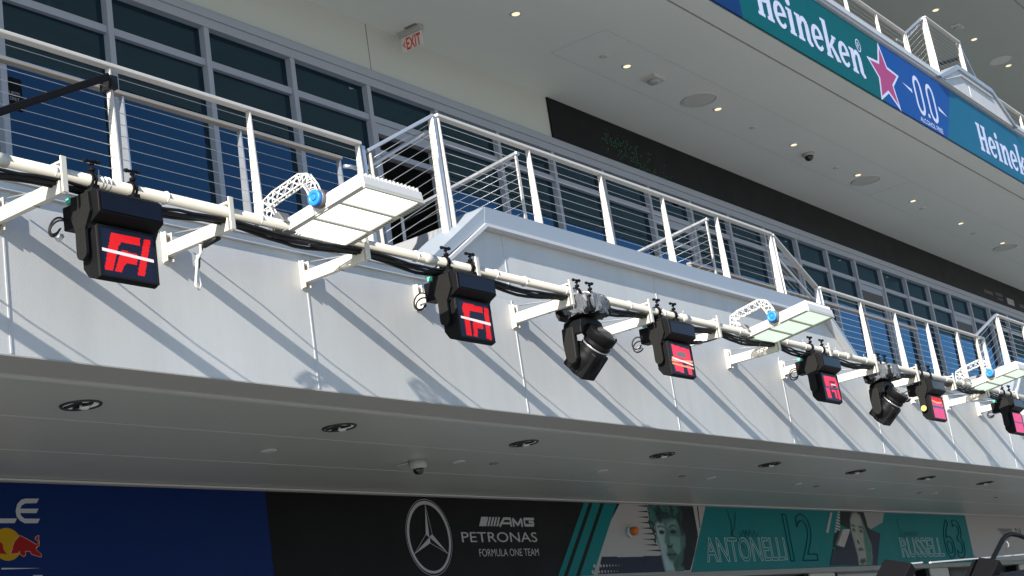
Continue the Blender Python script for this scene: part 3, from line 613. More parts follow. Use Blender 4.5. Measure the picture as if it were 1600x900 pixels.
def moving_head(cx,label,first):
    t=thing('moving_head_light',label,'light',(cx,YP,5.42),'moving head lights wrapped in clear plastic')
    X=lambda a:cx+a
    obj('base',MB().prism([(-0.20,5.25),(0.20,5.25),(0.21,5.30),(0.20,5.41),(0.15,5.435),(-0.15,5.435),(-0.20,5.41),(-0.21,5.30)],(X(0),YP-0.19,0),(1,0,0),(0,0,1),(0,1,0),0.40),'blackplastic',t,bevel=0.012)
    # crumpled clear bag over the base
    rq=random.Random(5); bag=MB(); nn=48; rings=[(5.47,0.09,0.09),(5.462,0.18,0.16),(5.435,0.235,0.215),(5.38,0.248,0.232),(5.32,0.242,0.226),(5.275,0.232,0.212),(5.255,0.222,0.202)]
    for z,ra,rb in rings:
        for k in range(nn):
            a=2*math.pi*k/nn; e=0.82; c,s=math.cos(a),math.sin(a); ca=abs(c)**e*(1 if c>=0 else -1); sa=abs(s)**e*(1 if s>=0 else -1)
            jx=1+rq.uniform(-0.08,0.08); bag.v.append((X(ra*ca*jx),YP+rb*sa*jx,z+rq.uniform(-0.016,0.016)))
    for i in range(len(rings)-1):
        for k in range(nn): bag.f.append([i*nn+k,i*nn+(k+1)%nn,(i+1)*nn+(k+1)%nn,(i+1)*nn+k]); bag.m.append(0); bag.sm.append(False)
    bag.f.append(list(range(nn))); bag.m.append(0); bag.sm.append(False)
    obj('plastic_bag',bag,'bag',t)
    yk=MB().prism([(-0.225,5.13),(-0.19,5.21),(-0.10,5.245),(0.10,5.245),(0.19,5.21),(0.225,5.13),(0.225,5.06),(0.180,5.06),(0.165,5.12),(0.10,5.165),(-0.10,5.165),(-0.165,5.12),(-0.180,5.06),(-0.225,5.06)],(X(0),YP-0.06,0),(1,0,0),(0,0,1),(0,1,0),0.22)
    yo=obj('yoke',yk,'blackplastic',t,bevel=0.014)
    for s in (-1,1):
        a=MB().prism([(7.845,5.15),(7.985,5.15),(7.995,5.00),(7.985,4.86),(7.965,4.80),(7.925,4.775),(7.885,4.785),(7.855,4.83)],(X(s*0.205)-0.036,0,0),(0,1,0),(0,0,1),(1,0,0),0.072)
        obj('yoke_arm',a,'greyplastic',yo,bevel=0.016)
    ax=Vector((0,-0.76,0.65)).normalized(); c=Vector((X(0),7.85,4.875))
    hd=MB().lathe(c,ax,[(-0.23,0.080),(-0.215,0.115),(-0.15,0.148),(-0.05,0.160),(0.0,0.158),(0.01,0.150),(0.03,0.150),(0.04,0.146),(0.09,0.146),(0.095,0.138),(0.115,0.138),(0.12,0.147),(0.155,0.150),(0.16,0.140),(0.18,0.140),(0.185,0.152),(0.26,0.157),(0.275,0.155)],28)
    h=obj('head',hd,'blackplastic',t)
    side=ax.cross(Vector((1,0,0))).normalized()
    fin=MB()
    for s in (-1,1):
        fin.obox(c-ax*0.07+side*0.085*s,Vector((0.122,0,0)),ax*0.145,side*0.058)
    obj('rear_housing',fin,'blackplastic',h,bevel=0.018)
    rb=MB()
    for s in (-1,1):
        for q in (-1,0,1): rb.obox(c-ax*0.09+Vector((s*0.121,0,0))+side*0.05*q,Vector((0.010,0,0)),ax*0.10,side*0.008)
    obj('cooling_rib',rb,'greyplastic',h)
    obj('chrome_ring',MB().lathe(c+ax*0.098,ax,[(0,0.137),(0.002,0.1395),(0.014,0.1395),(0.016,0.137)],28),'steel',h)
    obj('lens_shade',MB().lathe(c+ax*0.276,ax,[(0,0.140),(0.001,0.110),(0.0015,0.105)],28),'lens',h)
    for s in (-0.12,0.12):
        k=MB(); clampmesh(k,X(s)); obj('clamp',k,'blackmetal',t)
    lo=MB()
    for q in range(2): lo.tube([(X(-0.24),YP+0.10+0.09*math.sin(a),5.35-0.03*q+0.10*math.cos(a)) for a in [R(d) for d in range(-30,240,20)]],0.010,6)
    obj('cable',lo,'rubber',t)
    return t
mh=moving_head(13.08,'nearer black moving head light in plastic, between the second and third letter panels',True)
m2=copy_tree(mh); m2.location=(20.85,YP,5.42); m2['label']='farther black moving head light in plastic, between the fourth and fifth letter panels'
# ------------------------------------------------------------------ floodlights
def floodlight(x0,label,lit):
    t=thing('floodlight',label,'floodlight',(x0+0.30,7.45,5.50),'white floodlights on lattice arms')
    W_=0.73
    a=Vector((0,7.84,5.44)); b=Vector((0,7.00,5.565)); d=(b-a).normalized(); n=Vector((0,-d.z,d.y)); n=-n if n.z<0 else n
    def Pq(x,s,h): return Vector((x0+x,0,0))+a+d*s+n*h
    L=(b-a).length
    hs=MB().obox(Pq(W_/2,L/2,0.060),(W_/2,0,0),d*L/2,n*0.042)
    ho=obj('housing',hs,'lamp_white',t,bevel=0.010)
    rim=MB().obox(Pq(W_/2,0.008,0.008),(W_/2,0,0),d*0.008,n*0.010).obox(Pq(W_/2,L-0.008,0.008),(W_/2,0,0),d*0.008,n*0.010).obox(Pq(0.012,L/2,0.008),(0.012,0,0),d*(L/2-0.0165),n*0.010).obox(Pq(W_-0.030,L/2,0.008),(0.030,0,0),d*(L/2-0.0165),n*0.010)
    for q in (1,2): rim.obox(Pq(W_/2-0.018,L*q/3,0.008),(W_/2-0.043,0,0),d*0.012,n*0.010)
    obj('rim',rim,'lamp_rim',ho)
    for q in range(3):
        sl=MB()
        for k in range(8):
            s=L*(q+0.16+0.68*k/7)/3; sl.obox(Pq(W_-0.030,s,-0.0025),(0.022,0,0),d*0.006,n*0.0004)
        obj('vent_slat',sl,'lamp_grey',ho)
    for q in range(3):
        pn=MB(); s0=L*q/3+0.018; s1=L*(q+1)/3-0.018
        pn.obox(Pq(W_/2-0.018,(s0+s1)/2,0.012),(W_/2-0.046,0,0),d*(s1-s0)/2,n*0.005)
        po=obj('led_module',pn,'lamp_on' if lit else 'lamp_off',t)
    fn=MB()
    for k in range(15):
        x=0.03+k*(W_-0.06)/14
        fn.obox(Pq(x,L-0.22,0.118),(0.008,0,0),d*0.21,n*0.020)
    obj('cooling_fin',fn,'lamp_white',ho)
    # left end plate with the trunnion block
    ep=MB().obox(Pq(-0.012,L*0.20,0.055),(0.011,0,0),d*L*0.185,n*0.050).obox(Pq(-0.012,L*0.76,0.055),(0.011,0,0),d*L*0.22,n*0.050).obox(Pq(-0.006,L*0.46,0.06),(0.005,0,0),d*0.06,n*0.05)
    obj('end_plate',ep,'lamp_white',ho,bevel=0.004)
    c=Pq(-0.02,L*0.49,0.10)
    obj('trunnion',MB().lathe(c,(-1,0,0),[(-0.01,0.075),(0.035,0.075),(0.04,0.068)],22),'lamp_grey',t)
    kn=obj('blue_knob',MB().lathe(c+Vector((-0.041,0,0)),(-1,0,0),[(0,0.064),(0.028,0.064),(0.034,0.056),(0.034,0.034),(0.026,0.032)],24),'knob_blue',t)
    obj('knob_bolt',MB().lathe(c+Vector((-0.064,0,0)),(-1,0,0),[(0,0.024),(0.012,0.024),(0.014,0.018)],6),'knob_blue',kn)
    # lattice arm in a plane at right angles to the pipe
    cen=[(7.905,5.555),(7.955,5.655),(7.945,5.715),(7.86,5.745),(7.72,5.772),(7.585,5.80),(7.525,5.785),(7.475,5.70),(c.y,c.z+0.01)]
    cen=[Vector((0,y,z)) for y,z in cen]; hw=0.045; lat=MB(); xs=(x0-0.075,x0-0.030)
    up_,lo_=[],[]
    for i,p in enumerate(cen):
        dd=(cen[min(i+1,len(cen)-1)]-cen[max(i-1,0)]).normalized(); nn_=Vector((0,-dd.z,dd.y)); up_.append(p+nn_*hw); lo_.append(p-nn_*hw)
    for x in xs:
        sx=Vector((x,0,0))
        lat.tube([p+sx for p in up_],0.0075,5); lat.tube([p+sx for p in lo_],0.0075,5)
        N=13
        def along(pts,f):
            f=f*(len(pts)-1); i=min(int(f),len(pts)-2); return pts[i].lerp(pts[i+1],f-i)
        for k in range(N):
            f0,f1=k/N,(k+1)/N
            lat.tube([along(up_,f0)+sx,along(lo_,f1)+sx],0.005,4); lat.tube([along(lo_,f0)+sx,along(up_,f1)+sx],0.005,4)
    for f0 in [k/8 for k in range(9)]:
        for q in (up_,lo_): lat.tube([along(q,f0)+Vector((xs[0],0,0)),along(q,f0)+Vector((xs[1],0,0))],0.005,4)
    obj('lattice_arm',lat,'lamp_white',t)
    obj('pipe_mount',MB().obox((x0-0.03,7.87,5.53),(0.06,0,0),(0,0.075,-0.03),(0,0.03,0.05)).tube([(x0-0.10,7.90,5.50),(x0-0.13,7.87,5.38)],0.012,6).box(x0-0.09,x0+0.03,7.76,7.88,5.43,5.445),'lamp_grey',t,bevel=0.006)
    obj('gland',MB().tube([Pq(0.25,0.03,-0.01),Pq(0.24,0.02,-0.05)],0.012,6).tube([Pq(0.24,0.02,-0.05),Pq(0.19,0.03,-0.085)],0.006,5),'lamp_grey',t)
    return t
def dots(Mx,sc,thr,dark):
    n=Mx.node_tree; b=n.nodes["Principled BSDF"]; tc=n.nodes.new("ShaderNodeTexCoord"); sp=n.nodes.new("ShaderNodeSeparateXYZ"); n.links.new(tc.outputs["Object"],sp.inputs[0])
    def mth(op,a,bb=None):
        k=n.nodes.new("ShaderNodeMath"); k.operation=op
        for i,v in enumerate((a,bb)):
            if v is None: continue
            if isinstance(v,(int,float)): k.inputs[i].default_value=v
            else: n.links.new(v,k.inputs[i])
        return k.outputs[0]
    q=[mth('POWER',mth('ABSOLUTE',mth('SUBTRACT',mth('FRACT',mth('MULTIPLY',sp.outputs[i],sc)),0.5)),2) for i in (0,1)]
    m=mth('LESS_THAN',mth('ADD',q[0],q[1]),thr)
    s=b.inputs["Emission Strength"].default_value
    n.links.new(mth('MULTIPLY',mth('SUBTRACT',1.0,mth('MULTIPLY',m,dark)),s),b.inputs["Emission Strength"])
M['lamp_rim']=mat('pale_gasket',(0.52,0.51,0.42),0.5)
M['lamp_on']=emit('lit_led_module',(1.0,1.0,0.97),1.25,(0.3,0.3,0.3))
M['lamp_off']=emit('unlit_module_bounce_glow',(0.80,0.95,0.80),0.55,(0.45,0.48,0.44))  # modules are off; weak emission imitates sun and bounce light on them
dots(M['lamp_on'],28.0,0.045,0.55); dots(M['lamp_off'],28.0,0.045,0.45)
floodlight(8.80,'nearest white floodlight, glowing brightly, blue knob on its lattice arm',True)
floodlight(16.76,'middle white floodlight with pale green unlit modules, below the right end of the big bay',False)
floodlight(24.55,'farthest white floodlight at the right edge, above the last letter panel',False)
# ------------------------------------------------------------------ things in the soffits
M['reflector']=mat('reflector_painted_shine',(0.88,0.87,0.84),0.5,0.0,0.3,25)  # bright metal reflections put into a pale diffuse colour
def downlight(x,y,z):
    t=thing('recessed_downlight','tmp','downlight',(x,y,z),'recessed downlights in the lower soffit')
    obj('trim_ring',MB().tube([(x+0.155*math.cos(a),y+0.155*math.sin(a),z-0.002) for a in [2*math.pi*i/28 for i in range(28)]],0.014,6,closed=True),'darkring',t)
    obj('well',MB().lathe((x,y,z-0.003),(0,0,1),[(0,0.148),(0.0025,0.148)],28),'darkring',t)
    rf=MB()
    n=28; prof=[(0.146,-0.0035),(0.125,-0.004),(0.085,-0.0055)]
    for r,zz in prof:
        for k in range(n):
            a=2*math.pi*k/n; rf.v.append((x+r*math.cos(a),y+r*math.sin(a),z+zz))
    for i in range(2):
        for k in range(n): rf.f.append([i*n+k,i*n+(k+1)%n,(i+1)*n+(k+1)%n,(i+1)*n+k]); rf.m.append(0); rf.sm.append(True)
    obj('reflector',rf,'reflector',t)
    obj('lamp',MB().lathe((x+0.035,y,z-0.005),(0,0,-1),[(0,0.045),(0.020,0.042),(0.032,0.028)],14),'lamp_white',t)
    obj('baffle',MB().box(x-0.005,x+0.018,y-0.13,y+0.10,z-0.022,z-0.004).box(x-0.10,x-0.06,y-0.09,y+0.09,z-0.018,z-0.004),'darkring',t)
    return t
dl=downlight(8.09,9.56,Z_LS+0.003)
for k in range(0,14):
    o=dl if k==0 else copy_tree(dl)
    o.location.x=8.09+3.068*k; o['label']='round recessed downlight in the lower soffit, %s from the left'%ORD[k]
dots=[(11.26,10.6),(14.3,10.55),(17.37,10.53),(20.35,10.53),(23.37,10.57),(26.4,10.57),(29.6,10.6)]
for i,(x,y) in enumerate(dots):
    o=tag(obj('small_spotlight',MB().lathe((x,y,Z_LS+0.003),(0,0,-1),[(0,0.085),(0.006,0.085),(0.010,0.06)],18),'seam'),'small pale round spotlight flush in the lower soffit, %s from the left'%ORD[i],'spotlight','small spotlights in the lower soffit')
for i,(x,y) in enumerate([(14.95,10.51),(19.5,10.52),(24.2,10.6),(28.85,10.6),(33.2,10.56)]):
    tag(obj('soffit_vent',MB().lathe((x,y,Z_LS+0.003),(0,0,-1),[(0,0.055),(0.010,0.055),(0.014,0.03)],14),'seamdark'),'small dark round vent in the lower soffit, %s from the left'%ORD[i],'vent','small vents in the lower soffit')
# security camera hanging from the lower soffit
t=thing('dome_camera','grey security camera with black dome hanging from the lower soffit','camera',(13.63,10.61,Z_LS))
obj('housing',MB().lathe((13.63,10.61,Z_LS+0.003),(0,0,-1),[(0,0.10),(0.06,0.10),(0.09,0.09),(0.095,0.075)],24).box(13.56,13.64,10.69,10.85,Z_LS-0.02,Z_LS),'fixture_grey',t)
obj('dome',MB().lathe((13.63,10.61,Z_LS-0.09),(0,0,-1),[(0,0.062),(0.025,0.062),(0.045,0.052),(0.06,0.034),(0.066,0.012)],20),'lens',t)
t=thing('dome_camera','black dome camera under the upper soffit, right of the round speaker','camera',(27.27,10.76,Z_US))
obj('housing',MB().lathe((27.27,10.76,Z_US+0.003),(0,0,-1),[(0,0.12),(0.04,0.12),(0.06,0.10)],24),'fixture_grey',t)
obj('dome',MB().lathe((27.27,10.76,Z_US-0.056),(0,0,-1),[(0,0.085),(0.035,0.085),(0.065,0.07),(0.085,0.04),(0.09,0.015)],20),'lens',t)
# lit downlights in the upper soffit
def ulight(x,y,z,label,grp,r=0.066):
    t=thing('lit_downlight',label,'downlight',(x,y,z),grp)
    obj('trim',MB().lathe((x,y,z+0.003),(0,0,-1),[(0,r+0.028),(0.010,r+0.025),(0.0105,r)],22),'seam',t)
    obj('lens',MB().lathe((x,y,z-0.006),(0,0,-1),[(0,r-0.004),(0.008,r-0.01)],22),'downlight',t)
    return t
ul=ulight(17.36,10.70,Z_US,'tmp','lit downlights in the upper soffit')
for k in range(0,9):
    o=ul if k==0 else copy_tree(ul)
    o.location.x=17.36+3.045*k; o['label']='small warm lit downlight in the upper soffit, %s from the left'%ORD[k]
ul2=ulight(37.79,10.72,Z_TS,'small warm lit downlight in the top storey soffit, nearest the top edge','lit downlights in the top storey soffit',0.085)
for k,nm in ((1,'in the middle of its row of three'),(2,'nearest the right edge')):
    o=copy_tree(ul2); o.location.x=37.79+2.93*k; o['label']='warm lit downlight in the top storey soffit, '+nm
def speaker(x,y,z,label,r=0.30):
    t=thing('ceiling_speaker',label,'speaker',(x,y,z))
    obj('trim',MB().tube([(x+r*math.cos(a),y+r*math.sin(a),z) for a in [2*math.pi*i/32 for i in range(32)]],0.018,6,closed=True),'seam',t)
    obj('grille',MB().lathe((x,y,z+0.003),(0,0,-1),[(0,r-0.01),(0.010,r-0.02),(0.012,r-0.05)],30),'grille',t)
speaker(22.76,10.70,Z_US,'round ceiling speaker in the upper soffit below the black screen corner')
speaker(30.07,10.76,Z_US,'round ceiling speaker in the upper soffit, farther one beside a lit downlight')
speaker(39.2,10.8,Z_US,'round ceiling speaker in the upper soffit near the right edge')
speaker(43.02,10.75,Z_TS,'round ceiling speaker in the top storey soffit')
t=thing('smoke_detector','small angular white detector box on the upper soffit between two lit downlights','detector',(21.25,10.70,Z_US))
obj('base',MB().box(21.05,21.42,10.58,10.84,Z_US-0.035,Z_US+0.003),'seam',t,bevel=0.01); obj('sensor',MB().lathe((21.25,10.71,Z_US-0.033),(0,0,-1),[(0,0.11),(0.04,0.09),(0.05,0.04)],18),'fixture_grey',t)
t=thing('smoke_detector','small detector box on the top storey soffit','detector',(38.6,10.72,Z_TS))
obj('base',MB().box(39.2,39.6,10.6,10.85,Z_TS-0.035,Z_TS+0.003),'grille',t,bevel=0.01); obj('sensor',MB().lathe((39.4,10.72,Z_TS-0.033),(0,0,-1),[(0,0.12),(0.05,0.09)],18),'fixture_grey',t)
for i,(x,y) in enumerate([(19.75,10.72),(24.9,10.75),(28.65,10.78),(33.4,10.80),(36.9,10.82)]):
    tag(obj('soffit_vent',MB().lathe((x,y,Z_US+0.003),(0,0,-1),[(0,0.07),(0.012,0.07),(0.016,0.04)],14),'grille'),'small grey round vent in the upper soffit, %s from the left'%ORD[i],'vent','small vents in the upper soffit')
# exit sign
t=thing('exit_sign','red and white EXIT sign with a left arrow hanging from the upper soffit','exit sign',(16.50,11.94,Z_US))
obj('housing',MB().prism([(-0.05,0.02),(-0.05,-0.06),(-0.03,-0.085),(0.03,-0.085),(0.05,-0.06),(0.05,0.02)],(16.5,11.74,Z_US-0.0),(1,0,0),(0,0,1),(0,1,0),0.41),'fixture_grey',t,bevel=0.012)
obj('canopy',MB().box(16.40,16.60,11.78,11.98,Z_US-0.012,Z_US+0.003),'seamdark',t)
obj('panel',MB().box(16.494,16.506,11.765,12.125,Z_US-0.31,Z_US-0.086),'exitpanel',t)
fr=((16.4925,12.075,Z_US-0.295),(0,-1,0),(0,0,1),(-1,0,0))
tm=text_mesh('EXIT',0.03,0.29,0.0,0.185,0,offset=0.022,frame=fr)
tm.prism([(-0.035,0.092),(0.012,0.145),(0.012,0.118),(-0.010,0.092),(0.012,0.066),(0.012,0.039)],(16.4925,12.075,Z_US-0.295),(0,-1,0),(0,0,1),(-1,0,0),0.001)
obj('lettering',tm,'exitred',t)
PORTRAIT_A=[('navy', [(19.791, 3.577),(20.616, 3.56),(21.536, 3.58),(22.529, 3.639),(22.378, 3.319),(21.541, 3.312),(19.595, 3.308)]),('dark', [(21.384, 4.424),(22.87, 4.432),(22.873, 4.15),(22.86, 3.876),(22.625, 3.571),(22.396, 3.322),(22.106, 3.318),(21.812, 3.908),(21.347, 4.07)]),('skin_dark', [(21.492, 4.071),(21.601, 4.155),(22.213, 4.195),(22.312, 3.993),(22.424, 3.875),(22.37, 3.724),(22.281, 3.665),(22.214, 3.508),(22.105, 3.409),(22.205, 3.358),(22.179, 3.315),(21.59, 3.311),(21.577, 3.417),(21.563, 3.547),(21.515, 3.711),(21.474, 3.874)]),('skin_light', [(21.541, 4.072),(21.746, 4.098),(21.803, 4.024),(21.779, 3.908),(21.723, 3.792),(21.777, 3.71),(21.726, 3.611),(21.758, 3.512),(21.883, 3.445),(21.903, 3.314),(21.606, 3.312),(21.583, 3.433),(21.568, 3.58),(21.527, 3.743),(21.517, 3.907)]),('skin_mid', [(21.909, 4.091),(22.196, 4.144),(22.239, 4.026),(22.142, 3.992),(22.01, 4.0),(21.907, 3.991),(21.869, 4.024)]),('skin_mid', [(21.9, 3.875),(22.084, 3.875),(22.241, 3.841),(22.187, 3.641),(22.079, 3.575),(22.024, 3.609),(21.961, 3.667),(21.887, 3.742)]),('hair', [(21.383, 4.419),(21.692, 4.422),(21.99, 4.424),(22.26, 4.424),(22.371, 4.4),(22.438, 4.299),(22.418, 4.146),(22.357, 3.909),(22.304, 3.875),(22.301, 4.01),(22.236, 4.161),(22.078, 4.193),(21.932, 4.158),(21.823, 4.132),(21.699, 4.106),(21.59, 4.121),(21.508, 4.071),(21.485, 3.907),(21.51, 3.743),(21.441, 3.776),(21.388, 3.907),(21.352, 4.037),(21.337, 4.185),(21.353, 4.3)]),('hair_light', [(21.403, 4.383),(21.601, 4.395),(21.625, 4.321),(21.558, 4.22),(21.596, 4.138),(21.506, 4.112),(21.394, 4.021),(21.368, 4.136),(21.38, 4.267)]),('hair_light', [(21.78, 4.39),(21.981, 4.397),(22.057, 4.327),(21.967, 4.259),(21.811, 4.29)]),('hair_light', [(22.143, 4.379),(22.311, 4.374),(22.346, 4.281),(22.231, 4.245),(22.147, 4.295)]),('dark', [(21.575, 4.031),(21.697, 4.053),(21.81, 4.015),(21.794, 3.999),(21.688, 4.026),(21.583, 4.006)]),('dark', [(21.599, 3.957),(21.704, 3.977),(21.777, 3.949),(21.746, 3.908),(21.646, 3.904),(21.604, 3.924)]),('dark', [(21.938, 4.033),(22.083, 4.062),(22.208, 4.034),(22.202, 4.018),(22.074, 4.039),(21.94, 4.008)]),('dark', [(21.962, 3.958),(22.053, 3.978),(22.146, 3.955),(22.117, 3.922),(22.014, 3.915),(21.969, 3.928)]),('dark', [(21.788, 3.742),(21.862, 3.717),(21.973, 3.75),(21.939, 3.701),(21.851, 3.684),(21.78, 3.701)]),('dark', [(21.716, 3.582),(21.822, 3.602),(21.901, 3.59),(22.006, 3.606),(22.069, 3.575),(21.96, 3.568),(21.858, 3.564),(21.758, 3.562)]),('skin_dark2', [(21.754, 3.549),(21.883, 3.541),(22.022, 3.556),(21.939, 3.51),(21.804, 3.504)]),('skin_dark2', [(22.051, 3.542),(22.262, 3.64),(22.207, 3.508),(22.085, 3.401),(21.909, 3.33),(21.877, 3.429)])]
PORTRAIT_A_SPIKES=[('dark', [(20.991, 4.433),(21.394, 4.452),(21.433, 4.427),(21.385, 4.426)]),('dark', [(21.025, 4.346),(21.364, 4.363),(21.404, 4.338),(21.355, 4.337)]),('dark', [(21.028, 4.259),(21.335, 4.275),(21.374, 4.249),(21.326, 4.249)]),('dark', [(21.031, 4.172),(21.321, 4.187),(21.361, 4.161),(21.313, 4.161)]),('dark', [(21.05, 4.086),(21.356, 4.1),(21.396, 4.074),(21.348, 4.073)]),('dark', [(21.037, 3.999),(21.359, 4.012),(21.399, 3.986),(21.35, 3.986)]),('dark', [(21.047, 3.913),(21.394, 3.925),(21.434, 3.899),(21.385, 3.899)]),('dark', [(21.028, 3.826),(21.429, 3.837),(21.469, 3.811),(21.42, 3.811)]),('dark', [(21.062, 3.74),(21.448, 3.75),(21.487, 3.724),(21.439, 3.724)]),('dark', [(21.097, 3.654),(21.531, 3.662),(21.571, 3.636),(21.523, 3.636)]),]
PORTRAIT_B=[('navy', [(28.256, 3.638),(29.105, 4.002),(29.257, 4.354),(30.201, 4.006),(30.601, 3.944),(30.091, 3.294),(27.793, 3.326),(28.088, 3.639)]),('dark', [(28.81, 4.417),(29.936, 4.416),(29.991, 4.216),(30.014, 4.005),(30.01, 3.796),(29.744, 3.942),(29.541, 4.357),(29.204, 4.25),(29.08, 4.001),(28.884, 4.062),(28.654, 4.101)]),('skin_light2', [(29.183, 4.208),(29.349, 4.334),(29.543, 4.362),(29.718, 4.297),(29.82, 4.088),(29.911, 3.858),(29.977, 3.733),(29.954, 3.587),(29.915, 3.462),(29.804, 3.302),(29.184, 3.307),(29.212, 3.51),(29.178, 3.694),(29.144, 3.879),(29.126, 4.043)]),('skin_mid2', [(29.748, 4.255),(29.82, 4.088),(29.911, 3.858),(29.949, 3.629),(29.828, 3.297),(29.518, 3.306),(29.644, 3.548),(29.647, 3.754),(29.724, 4.004)]),('skin_mid2', [(29.957, 3.796),(30.019, 3.712),(30.002, 3.607),(29.917, 3.587),(29.903, 3.691)]),('dark', [(29.203, 4.115),(29.336, 4.106),(29.384, 4.069),(29.272, 4.081),(29.197, 4.084)]),('dark', [(29.534, 4.091),(29.683, 4.077),(29.74, 4.036),(29.591, 4.049),(29.521, 4.066)]),('eye', [(29.202, 4.043),(29.325, 4.033),(29.344, 3.972),(29.222, 3.981)]),('eye', [(29.526, 4.024),(29.671, 4.004),(29.697, 3.952),(29.546, 3.962)]),('eye', [(29.333, 3.827),(29.404, 3.786),(29.444, 3.714),(29.352, 3.735),(29.301, 3.766)]),('eye', [(29.274, 3.632),(29.443, 3.662),(29.598, 3.61),(29.463, 3.6),(29.304, 3.591)]),('eye', [(29.297, 3.427),(29.539, 3.445),(29.558, 3.383),(29.373, 3.324),(29.24, 3.367)]),('white', [(28.237, 3.718),(28.679, 4.03),(29.113, 4.018),(28.637, 3.666)]),('shade', [(28.237, 3.718),(28.679, 4.03),(28.776, 4.027),(28.319, 3.698)]),('dark', [(28.107, 3.679),(28.295, 3.918),(28.481, 3.999),(28.594, 3.979),(28.246, 3.718),(28.392, 3.667),(28.28, 3.638)])]
STRIPES_B=[('white', [(27.944, 3.957),(28.331, 4.341),(28.417, 4.338),(28.044, 3.945)]),('white', [(28.375, 4.382),(28.454, 4.434),(28.502, 4.433),(28.437, 4.379)]),('white', [(28.341, 3.962),(28.55, 3.939),(28.572, 3.963),(28.378, 3.999)]),('white', [(28.387, 4.017),(28.596, 3.993),(28.618, 4.018),(28.425, 4.053)]),('white', [(28.433, 4.071),(28.643, 4.048),(28.665, 4.073),(28.471, 4.108)]),('white', [(28.48, 4.126),(28.69, 4.104),(28.712, 4.128),(28.517, 4.163)]),('white', [(28.526, 4.181),(28.737, 4.159),(28.759, 4.184),(28.564, 4.218)]),('white', [(28.573, 4.237),(28.785, 4.214),(28.807, 4.239),(28.611, 4.274)]),('white', [(28.62, 4.292),(28.832, 4.27),(28.854, 4.295),(28.658, 4.329)]),('white', [(28.667, 4.348),(28.88, 4.326),(28.902, 4.351),(28.705, 4.385)]),('gray', [(29.892, 4.413),(31.021, 4.416),(30.844, 4.17),(30.008, 3.995),(29.991, 4.216)])]
BULL=[('outline', [(9.509, 3.872),(9.58, 3.842),(9.669, 3.799),(9.693, 3.784),(9.715, 3.799),(9.705, 3.818),(9.677, 3.832),(9.685, 3.854),(9.719, 3.872),(9.734, 3.866),(9.724, 3.837),(9.733, 3.808),(9.726, 3.77),(9.694, 3.749),(9.689, 3.732),(9.741, 3.693),(9.748, 3.67),(9.732, 3.657),(9.625, 3.685),(9.61, 3.714),(9.564, 3.712),(9.566, 3.685),(9.538, 3.662),(9.494, 3.686),(9.491, 3.714),(9.473, 3.696),(9.433, 3.694),(9.382, 3.687),(9.408, 3.734),(9.417, 3.771),(9.443, 3.818)]),('bull', [(9.51, 3.865),(9.58, 3.835),(9.668, 3.791),(9.692, 3.778),(9.722, 3.797),(9.712, 3.82),(9.684, 3.834),(9.692, 3.851),(9.716, 3.866),(9.727, 3.863),(9.716, 3.837),(9.725, 3.808),(9.72, 3.774),(9.684, 3.756),(9.683, 3.732),(9.735, 3.692),(9.741, 3.671),(9.729, 3.663),(9.628, 3.691),(9.616, 3.718),(9.557, 3.719),(9.559, 3.687),(9.538, 3.669),(9.5, 3.688),(9.494, 3.724),(9.473, 3.701),(9.434, 3.7),(9.394, 3.692),(9.414, 3.734),(9.423, 3.769),(9.449, 3.814)]),('bull', [(9.213, 3.865),(9.275, 3.809),(9.307, 3.79),(9.314, 3.734),(9.349, 3.687),(9.311, 3.697),(9.256, 3.697),(9.2, 3.679)])]
LLETTER=[('silver', [(9.28, 4.028),(9.487, 4.03),(9.461, 3.986),(9.277, 3.984)]),('silver', [(9.279, 3.565),(9.741, 3.556),(9.278, 3.549)]),('silver', [(9.632, 3.491),(9.741, 3.491),(9.721, 3.456),(9.607, 3.459)])]
ELETTER=[('silver', [(9.76, 4.226),(9.729, 4.182),(9.596, 4.177),(9.554, 4.157),(9.531, 4.125),(9.745, 4.128),(9.718, 4.085),(9.528, 4.083),(9.54, 4.056),(9.578, 4.03),(9.755, 4.031),(9.725, 3.988),(9.575, 3.985),(9.525, 4.008),(9.488, 4.046),(9.479, 4.103),(9.504, 4.17),(9.553, 4.212),(9.599, 4.223)])]
